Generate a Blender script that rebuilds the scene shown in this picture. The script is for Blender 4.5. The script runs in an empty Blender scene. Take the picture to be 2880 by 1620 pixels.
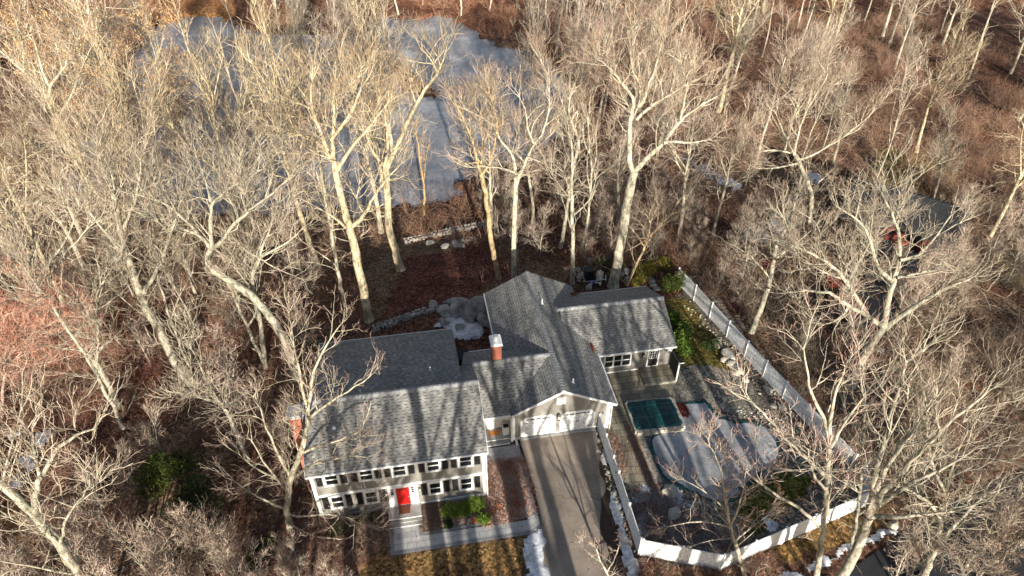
import bpy, math, random
import numpy as np
from mathutils import Vector

# ------------------------------------------------------------------ camera, world, sun, exposure
S = bpy.context.scene
CAM = dict(x=8.565, y=-30.505, z=43.744, yaw=-9.611, pitch=38.523, roll=-0.126, f=1967.14)
_y, _p, _r = (math.radians(CAM[k]) for k in ('yaw', 'pitch', 'roll'))
FWD = np.array([-math.sin(_y)*math.cos(_p), math.cos(_y)*math.cos(_p), -math.sin(_p)])
_rt = np.array([math.cos(_y), math.sin(_y), 0.0]); _up = np.cross(_rt, FWD)
RT = _rt*math.cos(_r) + _up*math.sin(_r); UP = -_rt*math.sin(_r) + _up*math.cos(_r)
CP = np.array([CAM['x'], CAM['y'], CAM['z']])
cd = bpy.data.cameras.new('camera'); cam = bpy.data.objects.new('camera', cd)
S.collection.objects.link(cam); S.camera = cam
cd.sensor_width = 36; cd.lens = 36*CAM['f']/2880; cd.clip_start = .5; cd.clip_end = 2000
from mathutils import Matrix
cam.matrix_world = Matrix(((RT[0], UP[0], -FWD[0], CP[0]), (RT[1], UP[1], -FWD[1], CP[1]),
                           (RT[2], UP[2], -FWD[2], CP[2]), (0, 0, 0, 1)))
SUN_EL = 16.5; SUN_AZ = 1.0            # degrees; the sun stands low behind the camera
w = bpy.data.worlds.new('World'); S.world = w; w.use_nodes = True
nt = w.node_tree; sky = nt.nodes.new('ShaderNodeTexSky'); sky.sky_type = 'NISHITA'; sky.sun_disc = False
sky.sun_elevation = math.radians(SUN_EL); sky.sun_rotation = math.radians(180 + SUN_AZ)
nt.links.new(sky.outputs[0], nt.nodes['Background'].inputs[0]); nt.nodes['Background'].inputs[1].default_value = .075
sl = bpy.data.lights.new('sun', 'SUN'); sl.energy = 5.0; sl.angle = math.radians(.6); sl.color = (1, .925, .80)
so = bpy.data.objects.new('sun', sl); S.collection.objects.link(so)
sd = Vector((math.sin(math.radians(-SUN_AZ)), math.cos(math.radians(SUN_AZ)), -math.tan(math.radians(SUN_EL))))
so.rotation_euler = sd.to_track_quat('-Z', 'Y').to_euler(); so.location = (0, -60, 60)
S.view_settings.view_transform = 'Standard'; S.view_settings.look = 'None'
S.view_settings.exposure = 1.1; S.view_settings.gamma = 1

# ------------------------------------------------------------------ geometry helpers
rng = np.random.default_rng(7); random.seed(7)
COL = S.collection

def ray(px, py): return FWD*CAM['f'] + RT*(px-1440) - UP*(py-810)
def at(px, py, z=0.0):
    d = ray(px, py); return CP + d*(z-CP[2])/d[2]
def project(X):
    d = np.asarray(X, float)-CP; k = d@FWD
    return 1440+CAM['f']*(d@RT)/k, 810-CAM['f']*(d@UP)/k
z1 = lambda x, y: (800+x*.28986, 1200+y*.28986)
z2 = lambda x, y: (1300+x*.28986, 720+y*.28986)
z3 = lambda x, y: (1340+x*.24845, 1080+y*.24845)
z4 = lambda x, y: (1700+x*.3933, 1050+y*.3933)
z5 = lambda x, y: (1640+x*.28986, 700+y*.28986)
z6 = lambda x, y: (800+x*.28986, 850+y*.28986)
zA = lambda x, y: (900+x*.3451, 400+y*.3451)
zB = lambda x, y: (960+x*.3727, y*.3727)
zC = lambda x, y: (x*.3727, y*.3727)
zD = lambda x, y: (1920+x*.3727, y*.3727)
zE = lambda x, y: (x*.3727, 400+y*.3727)
zF = lambda x, y: (2100+x*.4485, 400+y*.4485)
zG = lambda x, y: (x*.5658, 800+y*.5658)
zH = lambda x, y: (2080+x*.4278, 1000+y*.4278)
dd = lambda x, y: (x*1.118, y*1.118)

def tag(o, label=None, cat=None, group=None, kind=None):
    if label: o['label'] = label
    if cat: o['category'] = cat
    if group: o['group'] = group
    if kind: o['kind'] = kind
    return o
def thing(name, label, cat, loc=(0, 0, 0), group=None):
    o = bpy.data.objects.new(name, None); COL.objects.link(o); o.location = loc
    o.empty_display_size = .3
    return tag(o, label, cat, group)
def origin(parent):
    p = parent; v = np.zeros(3)
    while p is not None: v = v+np.array(p.location); p = p.parent
    return v
def link_mesh(name, V, F, mat, parent=None, uv=None, smooth=False, col=None, loc=None):
    """V (n,3) world coordinates, F list of faces or int array of equal-sized faces"""
    V = np.asarray(V, float)
    o0 = origin(parent)
    if loc is not None: o0 = np.asarray(loc, float)
    me = bpy.data.meshes.new(name)
    if isinstance(F, np.ndarray):
        n, k = F.shape
        me.vertices.add(len(V)); me.vertices.foreach_set('co', (V-o0).astype(np.float32).ravel())
        me.loops.add(n*k); me.loops.foreach_set('vertex_index', F.astype(np.int32).ravel())
        me.polygons.add(n); me.polygons.foreach_set('loop_start', np.arange(0, n*k, k, dtype=np.int32))
        me.update(calc_edges=True)
    else:
        me.from_pydata([tuple(v) for v in V-o0], [], F); me.update()
    if uv is not None:
        l = me.uv_layers.new(name='UVMap'); l.data.foreach_set('uv', np.asarray(uv, np.float32).ravel())
    if col is not None:
        a = me.color_attributes.new('pig', 'FLOAT_COLOR', 'POINT')
        c = np.ones((len(V), 4), np.float32); c[:, :3] = col; a.data.foreach_set('color', c.ravel())
    if smooth: me.polygons.foreach_set('use_smooth', np.ones(len(me.polygons), bool))
    for m in (mat if isinstance(mat, (list, tuple)) else [mat]): me.materials.append(m)
    ob = bpy.data.objects.new(name, me); COL.objects.link(ob)
    if parent is not None: ob.parent = parent
    if loc is not None: ob.location = loc
    return ob

class MB:
    """collects shapes into one mesh; each face carries metre-scale uv"""
    def __init__(s): s.v = []; s.f = []; s.uv = []
    def poly(s, pts, uv=None):
        pts = [np.asarray(p, float) for p in pts]; i = len(s.v); s.v += pts
        s.f.append(list(range(i, i+len(pts))))
        if uv is None:
            e = pts[1]-pts[0]; e = e/(np.linalg.norm(e)+1e-9)
            n = np.cross(e, pts[2]-pts[1]); n = n/(np.linalg.norm(n)+1e-9); b = np.cross(n, e)
            if abs(n[2]) < .7:
                e = np.array([-n[1], n[0], 0.]); e /= np.linalg.norm(e)+1e-9; b = np.array([0, 0, 1.])
            uv = [(p@e, p@b) for p in pts]
        s.uv += uv
    def box(s, x0, x1, y0, y1, z0, z1):
        s.hexa([(x0, y0, z0), (x1, y0, z0), (x1, y1, z0), (x0, y1, z0)], [(x0, y0, z1), (x1, y0, z1), (x1, y1, z1), (x0, y1, z1)])
    def hexa(s, b, t):
        s.poly([b[3], b[2], b[1], b[0]]); s.poly(t)
        n = len(b)
        for i in range(n):
            j = (i+1) % n; s.poly([b[i], b[j], t[j], t[i]])
    def prism(s, pts, h):
        """pts counter-clockwise outline (3d), extruded by vector h"""
        b = [np.asarray(p, float) for p in pts]; h = np.asarray(h, float); t = [p+h for p in b]
        s.poly(b[::-1]); s.poly(t)
        for i in range(len(b)):
            j = (i+1) % len(b); s.poly([b[i], b[j], t[j], t[i]])
    def slab(s, a, b, c, d, th):
        """roof slab: a,b eave left/right, c,d ridge right/left; top faces as given"""
        a, b, c, d = (np.asarray(q, float) for q in (a, b, c, d))
        e = (b-a)/np.linalg.norm(b-a); n = np.cross(e, d-a); n /= np.linalg.norm(n); v = np.cross(n, e)
        U = lambda p: ((p-a)@e, (p-a)@v)
        s.poly([a, b, c, d], [U(a), U(b), U(c), U(d)])
        k = np.array([0, 0, -th]); q = [p+k for p in (a, b, c, d)]
        s.poly(q[::-1]); t = (a, b, c, d)
        for i in range(4):
            j = (i+1) % 4; s.poly([q[i], q[j], t[j], t[i]])
    def cyl(s, p0, p1, r0, r1=None, n=8, caps=True):
        p0 = np.asarray(p0, float); p1 = np.asarray(p1, float); r1 = r0 if r1 is None else r1
        t = (p1-p0)/np.linalg.norm(p1-p0); a = np.cross(t, (0, 0, 1) if abs(t[2]) < .9 else (1, 0, 0)); a /= np.linalg.norm(a); b = np.cross(t, a)
        A = [p0+r0*(a*math.cos(q)+b*math.sin(q)) for q in np.linspace(0, 2*math.pi, n, endpoint=False)]
        B = [p1+r1*(a*math.cos(q)+b*math.sin(q)) for q in np.linspace(0, 2*math.pi, n, endpoint=False)]
        for i in range(n):
            j = (i+1) % n; s.poly([A[i], A[j], B[j], B[i]])
        if caps: s.poly(A[::-1]); s.poly(B)
    def build(s, name, mat, parent=None, smooth=False):
        return link_mesh(name, np.array(s.v), s.f, mat, parent, uv=s.uv, smooth=smooth)

def struct(o): o['kind'] = 'structure'; return o

# ------------------------------------------------------------------ materials
def new_mat(name, rough=.8):
    m = bpy.data.materials.new(name); m.use_nodes = True; b = m.node_tree.nodes['Principled BSDF']
    b.inputs['Roughness'].default_value = rough; b.inputs['Specular IOR Level'].default_value = .3
    return m, m.node_tree, b
def N(nt, t, **kw):
    n = nt.nodes.new(t)
    for k, v in kw.items():
        if k in n.inputs.keys() if hasattr(n.inputs, 'keys') else False: n.inputs[k].default_value = v
        else: setattr(n, k, v)
    return n
def ramp(nt, src, stops):
    r = nt.nodes.new('ShaderNodeValToRGB'); e = r.color_ramp.elements
    while len(e) < len(stops): e.new(.5)
    for i, (p, c) in enumerate(stops): e[i].position = p; e[i].color = (*c, 1) if len(c) == 3 else c
    nt.links.new(src, r.inputs[0]); return r.outputs[0]
def coords(nt, kind='Object', scale=None):
    tc = nt.nodes.new('ShaderNodeTexCoord'); o = tc.outputs[kind]
    if scale is not None:
        mp = nt.nodes.new('ShaderNodeMapping'); mp.inputs['Scale'].default_value = scale if hasattr(scale, '__len__') else (scale,)*3
        nt.links.new(o, mp.inputs[0]); o = mp.outputs[0]
    return o
def noise(nt, vec, scale, detail=4, rough=.55):
    n = nt.nodes.new('ShaderNodeTexNoise'); n.inputs['Scale'].default_value = scale; n.inputs['Detail'].default_value = detail
    n.inputs['Roughness'].default_value = rough; nt.links.new(vec, n.inputs['Vector']); return n.outputs['Fac']
def mix(nt, fac, a, b, mode='MIX'):
    m = nt.nodes.new('ShaderNodeMix'); m.data_type = 'RGBA'; m.blend_type = mode
    for s, v in ((m.inputs[0], fac), (m.inputs[6], a), (m.inputs[7], b)):
        if isinstance(v, (int, float)): s.default_value = v
        elif isinstance(v, tuple): s.default_value = (*v, 1)
        else: nt.links.new(v, s)
    return m.outputs[2]
def math_(nt, op, a, b=None, c=None):
    m = nt.nodes.new('ShaderNodeMath'); m.operation = op
    for s, v in zip(m.inputs, (a, b, c)):
        if v is None: continue
        if isinstance(v, (int, float)): s.default_value = v
        else: nt.links.new(v, s)
    return m.outputs[0]
def bump(nt, b, h, strength=.5, dist=.05):
    n = nt.nodes.new('ShaderNodeBump'); n.inputs['Strength'].default_value = strength; n.inputs['Distance'].default_value = dist
    nt.links.new(h, n.inputs['Height']); nt.links.new(n.outputs[0], b.inputs['Normal'])
def noisy(name, c1, c2, scale=2, rough=.8, detail=5, fine=None, bmp=0, spec=.3, kind='Object'):
    m, nt, b = new_mat(name, rough); v = coords(nt, kind); f = noise(nt, v, scale, detail)
    c = ramp(nt, f, [(.32, c1), (.68, c2)])
    if fine:
        f2 = noise(nt, v, fine, 2); g = ramp(nt, f2, [(.3, (.7, .7, .7)), (.7, (1.25, 1.25, 1.25))]); c = mix(nt, 1.0, c, g, 'MULTIPLY')
        if bmp: bump(nt, b, f2, bmp, .03)
    nt.links.new(c, b.inputs['Base Color']); b.inputs['Specular IOR Level'].default_value = spec
    return m

M = {}
def shingle():
    m, nt, b = new_mat('roof_shingle', .9); uv = coords(nt, 'UV'); sp = nt.nodes.new('ShaderNodeSeparateXYZ'); nt.links.new(uv, sp.inputs[0])
    v = math_(nt, 'DIVIDE', sp.outputs[1], .22); row = math_(nt, 'FLOOR', v); fv = math_(nt, 'FRACT', v)
    wn = nt.nodes.new('ShaderNodeTexWhiteNoise'); wn.noise_dimensions = '1D'; nt.links.new(row, wn.inputs['W'])
    u = math_(nt, 'ADD', math_(nt, 'DIVIDE', sp.outputs[0], .23), math_(nt, 'MULTIPLY', wn.outputs[0], 7.0))
    cell = math_(nt, 'FLOOR', u); fu = math_(nt, 'FRACT', u)
    cb = nt.nodes.new('ShaderNodeCombineXYZ'); nt.links.new(cell, cb.inputs[0]); nt.links.new(row, cb.inputs[1])
    w2 = nt.nodes.new('ShaderNodeTexWhiteNoise'); w2.noise_dimensions = '2D'; nt.links.new(cb.outputs[0], w2.inputs['Vector'])
    tone = ramp(nt, w2.outputs[0], [(0, (.165, .162, .155)), (.5, (.215, .212, .203)), (1, (.275, .27, .258))])
    big = noise(nt, uv, .5, 4); tone = mix(nt, 1.0, tone, ramp(nt, big, [(.3, (.8, .82, .82)), (.7, (1.12, 1.1, 1.06))]), 'MULTIPLY')
    dash = math_(nt, 'MULTIPLY', math_(nt, 'LESS_THAN', fv, .26), math_(nt, 'LESS_THAN', math_(nt, 'FRACT', math_(nt, 'MULTIPLY', u, .5)), .52))
    c = mix(nt, dash, tone, (.06, .062, .065)); nt.links.new(c, b.inputs['Base Color'])
    bump(nt, b, math_(nt, 'ADD', math_(nt, 'MULTIPLY', w2.outputs[0], .5), math_(nt, 'MULTIPLY', fv, -.6)), .5, .03)
    return m
M['shingle'] = shingle()
M['siding'] = noisy('greige_siding', (.36, .335, .29), (.42, .39, .34), 1.2, .65, 4)
def siding():
    m, nt, b = new_mat('clapboard', .6); uv = coords(nt, 'UV'); sp = nt.nodes.new('ShaderNodeSeparateXYZ'); nt.links.new(uv, sp.inputs[0])
    fv = math_(nt, 'FRACT', math_(nt, 'DIVIDE', sp.outputs[1], .13))
    c = mix(nt, math_(nt, 'LESS_THAN', fv, .1), (.25, .238, .215), (.18, .172, .158))
    n = noise(nt, uv, .7, 4); c = mix(nt, 1.0, c, ramp(nt, n, [(.3, (.92, .92, .92)), (.7, (1.06, 1.05, 1.03))]), 'MULTIPLY')
    nt.links.new(c, b.inputs['Base Color']); bump(nt, b, fv, .5, .02); return m
M['siding'] = siding()
M['white'] = noisy('white_paint', (.74, .74, .72), (.83, .83, .81), 1.5, .5)
M['vinyl'] = noisy('white_vinyl', (.76, .77, .77), (.87, .87, .86), .8, .4, 4, fine=6)
M['black'] = noisy('black_paint', (.012, .012, .013), (.022, .022, .023), 3, .45)
M['red'] = noisy('red_paint', (.62, .012, .012), (.72, .02, .015), 2, .35)
def glass():
    m, nt, b = new_mat('window_glass', .06); b.inputs['Base Color'].default_value = (.012, .014, .016, 1)
    b.inputs['Specular IOR Level'].default_value = .6; return m
M['glass'] = glass()
def brick(name, c1, c2, mort, sx, sy, ms=.02, kind='UV', rough=.85, off=.5, fine=True):
    m, nt, b = new_mat(name, rough); v = coords(nt, kind)
    t = nt.nodes.new('ShaderNodeTexBrick'); t.inputs['Scale'].default_value = 1; t.inputs['Brick Width'].default_value = sx
    t.inputs['Row Height'].default_value = sy; t.inputs['Mortar Size'].default_value = ms; t.inputs['Mortar Smooth'].default_value = .2
    t.inputs['Color1'].default_value = (*c1, 1); t.inputs['Color2'].default_value = (*c2, 1); t.inputs['Mortar'].default_value = (*mort, 1)
    t.offset = off; nt.links.new(v, t.inputs['Vector']); c = t.outputs['Color']
    if fine: c = mix(nt, 1.0, c, ramp(nt, noise(nt, v, 1.1, 6, .7), [(.3, (.72, .72, .72)), (.7, (1.2, 1.2, 1.2))]), 'MULTIPLY')
    nt.links.new(c, b.inputs['Base Color']); bump(nt, b, t.outputs['Fac'], -.4, .02); return m
M['brick'] = brick('red_brick', (.36, .075, .04), (.46, .12, .06), (.30, .24, .2), .22, .075, .008)
M['paver'] = brick('grey_pavers', (.34, .34, .335), (.42, .415, .405), (.15, .15, .15), .62, .42, .012)
M['paver_edge'] = brick('grey_border_pavers', (.20, .20, .205), (.26, .26, .26), (.09, .09, .09), .22, .22, .014)
M['bluestone'] = brick('mossy_bluestone', (.21, .18, .125), (.30, .265, .195), (.09, .075, .045), 1.1, .7, .03)
def flag():
    m, nt, b = new_mat('flagstone', .85); v = coords(nt, 'Object')
    nz = noise(nt, v, 1.3, 3); md = nt.nodes.new('ShaderNodeVectorMath'); md.operation = 'ADD'
    s = nt.nodes.new('ShaderNodeVectorMath'); s.operation = 'SCALE'; s.inputs['Scale'].default_value = .5
    cb = nt.nodes.new('ShaderNodeCombineXYZ'); nt.links.new(nz, cb.inputs[0]); nt.links.new(nz, cb.inputs[1]); nt.links.new(cb.outputs[0], s.inputs[0])
    nt.links.new(v, md.inputs[0]); nt.links.new(s.outputs[0], md.inputs[1])
    vo = nt.nodes.new('ShaderNodeTexVoronoi'); vo.feature = 'DISTANCE_TO_EDGE'; vo.inputs['Scale'].default_value = 2.5; nt.links.new(md.outputs[0], vo.inputs['Vector'])
    v2 = nt.nodes.new('ShaderNodeTexVoronoi'); v2.inputs['Scale'].default_value = 2.5; nt.links.new(md.outputs[0], v2.inputs['Vector'])
    sp = nt.nodes.new('ShaderNodeSeparateXYZ'); nt.links.new(v2.outputs['Color'], sp.inputs[0])
    c = ramp(nt, sp.outputs[0], [(0, (.17, .155, .125)), (1, (.30, .28, .235))])
    c = mix(nt, 1.0, c, ramp(nt, noise(nt, v, 2, 6, .7), [(.3, (.7, .7, .68)), (.7, (1.15, 1.15, 1.15))]), 'MULTIPLY')
    e = ramp(nt, vo.outputs['Distance'], [(.03, (0, 0, 0)), (.06, (1, 1, 1))]); c = mix(nt, e, (.03, .028, .022), c)
    nt.links.new(c, b.inputs['Base Color']); bump(nt, b, e, .6, .03); return m
M['flag'] = flag()
M['stone'] = noisy('field_stone', (.22, .21, .19), (.46, .43, .38), 1.6, .9, 6, fine=9, bmp=.5)
M['granite'] = noisy('grey_ledge', (.13, .13, .125), (.44, .43, .40), .9, .9, 8, fine=7, bmp=.6)
M['concrete'] = noisy('grey_concrete', (.30, .295, .28), (.38, .37, .35), 1.1, .85, 5, fine=14)
M['snow'] = noisy('old_snow', (.38, .39, .42), (.80, .81, .84), 1.9, .6, 7, fine=6, bmp=.8)
M['mat_brown'] = noisy('brown_doormat', (.12, .05, .03), (.18, .08, .045), 5, .95)
M['mat_orange'] = noisy('orange_mat', (.42, .16, .04), (.5, .2, .06), 5, .95)
M['metal'] = noisy('grey_metal', (.35, .35, .35), (.45, .45, .45), 2, .35)
M['dark'] = noisy('dark_plastic', (.01, .011, .014), (.02, .022, .028), 2, .5)
M['slate'] = noisy('dark_slate_roof', (.014, .016, .018), (.028, .030, .033), .6, .8, 6, fine=4)
M['darkwall'] = noisy('dark_weathered_wall', (.05, .045, .04), (.085, .075, .065), .7, .85, 5)
M['deck'] = brick('brown_deck_boards', (.14, .085, .055), (.2, .12, .08), (.03, .02, .015), 3.0, .15, .012)
M['tan'] = noisy('cream_plastic', (.55, .52, .42), (.62, .59, .49), 2, .4)
M['cloth_red'] = noisy('red_canvas', (.075, .012, .009), (.12, .02, .014), 1.5, .9, 4)
M['purple'] = noisy('blue_plastic', (.18, .17, .5), (.24, .22, .6), 3, .5)
M['wood'] = noisy('raw_wood', (.3, .2, .09), (.42, .28, .13), 2, .8)
def cover():
    m, nt, b = new_mat('green_pool_cover', .42); v = coords(nt, 'UV'); sp = nt.nodes.new('ShaderNodeSeparateXYZ'); nt.links.new(v, sp.inputs[0])
    a = math_(nt, 'LESS_THAN', math_(nt, 'FRACT', math_(nt, 'DIVIDE', sp.outputs[0], 1.15)), .045)
    c = math_(nt, 'LESS_THAN', math_(nt, 'FRACT', math_(nt, 'DIVIDE', sp.outputs[1], 1.15)), .045)
    g = ramp(nt, noise(nt, v, 1.5, 6), [(.3, (.003, .024, .027)), (.7, (.009, .055, .056))])
    nt.links.new(mix(nt, math_(nt, 'MAXIMUM', a, c), g, (.025, .13, .12)), b.inputs['Base Color']); return m
M['cover'] = cover()
def ice(name, c1, c2, c3, sc):
    m, nt, b = new_mat(name, .3); v = coords(nt, 'Object')
    c = ramp(nt, noise(nt, v, sc, 7, .6), [(.3, c1), (.5, c2), (.72, c3)])
    sp = ramp(nt, noise(nt, v, sc*14, 3, .6), [(.30, (.55, .55, .58)), (.42, (1, 1, 1))]); c = mix(nt, 1.0, c, sp, 'MULTIPLY')
    c = mix(nt, 1.0, c, ramp(nt, noise(nt, v, sc*5, 6, .75), [(.35, (.72, .74, .78)), (.5, (1, 1, 1)), (.66, (1.3, 1.28, 1.25))]), 'MULTIPLY')
    vo = nt.nodes.new('ShaderNodeTexVoronoi'); vo.feature = 'DISTANCE_TO_EDGE'; vo.inputs['Scale'].default_value = sc*1.6; nn = nt.nodes.new('ShaderNodeTexNoise'); nn.inputs['Scale'].default_value = sc*6; nt.links.new(v, nn.inputs['Vector'])
    nt.links.new(mix(nt, .12, v, nn.outputs['Color']), vo.inputs['Vector']); c = mix(nt, 1.0, c, ramp(nt, vo.outputs['Distance'], [(.002, (.7, .72, .75)), (.006, (1, 1, 1))]), 'MULTIPLY')
    nt.links.new(c, b.inputs['Base Color']); b.inputs['Specular IOR Level'].default_value = .5; bump(nt, b, noise(nt, v, 3, 5), .15, .05); return m
M['ice'] = ice('pond_ice', (.12, .12, .13), (.24, .245, .26), (.50, .50, .51), .12)
M['pool_ice'] = ice('pool_ice', (.16, .16, .165), (.28, .283, .29), (.42, .425, .435), .35)
def asphalt(name, c1, c2, wet):
    m, nt, b = new_mat(name, .8); v = coords(nt, 'Object')
    c = ramp(nt, noise(nt, v, .55, 7, .65), [(.3, c1), (.7, c2)]); c = mix(nt, 1.0, c, ramp(nt, noise(nt, v, 22, 2), [(.3, (.75,)*3), (.7, (1.25,)*3)]), 'MULTIPLY')
    vo = nt.nodes.new('ShaderNodeTexVoronoi'); vo.feature = 'DISTANCE_TO_EDGE'; vo.inputs['Scale'].default_value = .28
    nn = nt.nodes.new('ShaderNodeTexNoise'); nn.inputs['Scale'].default_value = 1.5; nt.links.new(v, nn.inputs['Vector'])
    va = mix(nt, .35, v, nn.outputs['Color']); nt.links.new(va, vo.inputs['Vector'])
    e = ramp(nt, vo.outputs['Distance'], [(.0015, (.6,)*3), (.005, (1,)*3)]); c = mix(nt, 1.0, c, e, 'MULTIPLY')
    nt.links.new(c, b.inputs['Base Color']); bump(nt, b, noise(nt, v, 40, 2), .3, .01); return m
M['asphalt'] = asphalt('worn_asphalt', (.185, .15, .12), (.31, .258, .21), 0)
M['road'] = asphalt('dark_road_asphalt', (.018, .019, .021), (.032, .033, .036), 0)
def ground():
    m, nt, b = new_mat('leaf_litter_ground', .95); v = coords(nt, 'Object')
    a = nt.nodes.new('ShaderNodeAttribute'); a.attribute_name = 'pig'; c = a.outputs['Color']
    vo = nt.nodes.new('ShaderNodeTexVoronoi'); vo.inputs['Scale'].default_value = 5.5; nt.links.new(v, vo.inputs['Vector'])
    sp = nt.nodes.new('ShaderNodeSeparateXYZ'); nt.links.new(vo.outputs['Color'], sp.inputs[0])
    c = mix(nt, 1.0, c, ramp(nt, sp.outputs[0], [(0, (.35, .33, .32)), (.6, (1, 1, 1)), (1, (2.0, 1.9, 1.8))]), 'MULTIPLY')
    c = mix(nt, 1.0, c, ramp(nt, noise(nt, v, .45, 6, .65), [(.3, (.6, .6, .62)), (.7, (1.35, 1.32, 1.25))]), 'MULTIPLY')
    nt.links.new(c, b.inputs['Base Color']); b.inputs['Specular IOR Level'].default_value = .1
    bump(nt, b, sp.outputs[1], .9, .06); return m
M['ground'] = ground()
def pig(name, rough=.85, sc=6, lo=.75, hi=1.3):
    m, nt, b = new_mat(name, rough); v = coords(nt, 'Object')
    a = nt.nodes.new('ShaderNodeAttribute'); a.attribute_name = 'pig'
    c = mix(nt, 1.0, a.outputs['Color'], ramp(nt, noise(nt, v, sc, 4), [(.3, (lo,)*3), (.7, (hi,)*3)]), 'MULTIPLY')
    oi = nt.nodes.new('ShaderNodeObjectInfo')
    c = mix(nt, 1.0, c, ramp(nt, oi.outputs['Random'], [(0, (.85, .85, .83)), (.5, (1.0, .97, .92)), (1, (1.15, 1.13, 1.1))]), 'MULTIPLY')
    nt.links.new(c, b.inputs['Base Color']); b.inputs['Specular IOR Level'].default_value = .15; return m
def bark():
    m, nt, b = new_mat('bark', .9); v = coords(nt, 'Object', (1, 1, .28))
    a = nt.nodes.new('ShaderNodeAttribute'); a.attribute_name = 'pig'
    n1 = noise(nt, v, 7, 6, .7); v2 = coords(nt, 'Object'); n2 = noise(nt, v2, 1.1, 4)
    c = mix(nt, 1.0, a.outputs['Color'], ramp(nt, n1, [(.36, (.32, .30, .28)), (.5, (.9, .9, .9)), (.66, (1.35, 1.33, 1.28))]), 'MULTIPLY')
    c = mix(nt, 1.0, c, ramp(nt, n2, [(.36, (.58, .63, .58)), (.62, (1.12, 1.06, 1.0))]), 'MULTIPLY')
    nt.links.new(c, b.inputs['Base Color']); b.inputs['Specular IOR Level'].default_value = .15; bump(nt, b, n1, .9, .04); return m
M['bark'] = bark(); M['twig'] = pig('twigs'); M['leaf'] = pig('leaves', .7, 3, .6, 1.4)

# ------------------------------------------------------------------ terrain
def sstep(a, b, x): t = np.clip((x-a)/(b-a), 0, 1); return t*t*(3-2*t)
def vnoise(x, y, sc, seed=0):
    x = np.asarray(x, float)/sc+seed*17.3; y = np.asarray(y, float)/sc+seed*9.1
    xi = np.floor(x).astype(int); yi = np.floor(y).astype(int); fx = x-xi; fy = y-yi
    h = lambda i, j: (np.sin(i*127.1+j*311.7+seed*74.7)*43758.5453) % 1.0
    fx = fx*fx*(3-2*fx); fy = fy*fy*(3-2*fy)
    return (h(xi, yi)*(1-fx)+h(xi+1, yi)*fx)*(1-fy)+(h(xi, yi+1)*(1-fx)+h(xi+1, yi+1)*fx)*fy
def fbm(x, y, sc, seed=0): return vnoise(x, y, sc, seed)*.55+vnoise(x, y, sc/2.1, seed+1)*.3+vnoise(x, y, sc/4.3, seed+2)*.15
def inpoly(x, y, P):
    x = np.asarray(x, float); y = np.asarray(y, float); r = np.zeros(x.shape, bool); n = len(P)
    for i in range(n):
        x0, y0 = P[i][:2]; x1, y1 = P[(i+1) % n][:2]
        if y0 == y1: continue
        c = ((y0 > y) != (y1 > y)) & (x < (x1-x0)*(y-y0)/(y1-y0)+x0); r ^= c
    return r
def gpoly(pts, z=0.0): return [tuple(at(px, py, z)[:2]) for px, py in pts]
LAKE_Z = -2.0
LAKE = gpoly([dd(*p) for p in [(205, 530), (330, 548), (600, 540), (745, 528), (880, 532), (1010, 520), (1090, 512), (1158, 488), (1195, 440),
    (1290, 424), (1370, 390), (1430, 300), (1440, 220), (1390, 160), (1300, 130), (1230, 100), (1180, 66), (1115, 42), (1030, 46), (935, 50), (915, 86), (850, 96), (700, 86),
    (600, 74), (545, 46), (480, 42), (400, 60), (340, 140), (280, 260), (190, 380), (150, 470)]], LAKE_Z)
SPIT = gpoly([dd(*p) for p in [(985, 165), (1040, 180), (1075, 215), (1110, 232), (1090, 250), (1040, 240), (1000, 210)]], LAKE_Z)
def hgt(x, y, cut=True):
    x = np.asarray(x, float); y = np.asarray(y, float)
    z = -1.75*sstep(23, 38, y) - 1.2*sstep(-6, -30, x)*sstep(-20, 30, y)*(1-sstep(23, 38, y)*.9)
    z = z + .045*np.clip(y-112, 0, 400) + 1.5*sstep(40, 70, x)*sstep(25, 60, y)
    away = np.clip(sstep(20, 30, y)+sstep(-3, -10, x)+sstep(41, 50, x), 0, 1)
    z = z + (fbm(x, y, 9, 3)-.5)*.7*away + (fbm(x, y, 1.6, 5)-.5)*.12*np.clip(away+.2, 0, 1)
    if cut:
        jx, jy = x+(fbm(x, y, 3.5, 51)-.5)*6, y+(fbm(x, y, 3.0, 57)-.5)*6; ins = inpoly(jx, jy, LAKE) & ~inpoly(x, y, SPIT); z = np.where(ins, np.minimum(z, LAKE_Z-.7), np.where(y > 30, np.maximum(z, LAKE_Z+.12), z))
    return z
def atg(px, py):
    z = 0.0
    for _ in range(6): p = at(px, py, z); z = float(hgt(p[0], p[1], False))
    return np.array([p[0], p[1], z])

def grid_axis(a, b, na, nb, near, far):
    return np.unique(np.concatenate([np.arange(na, nb, near), np.arange(a, na, far), np.arange(nb, b+far, far)]))
gx = grid_axis(-230, 270, -45, 75, .5, 4); gy = grid_axis(-75, 420, -16, 70, .5, 4)
gy = np.unique(np.concatenate([gy, np.arange(70, 150, 1.0)]))
GX, GY = np.meshgrid(gx, gy); Z = hgt(GX, GY)
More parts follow.
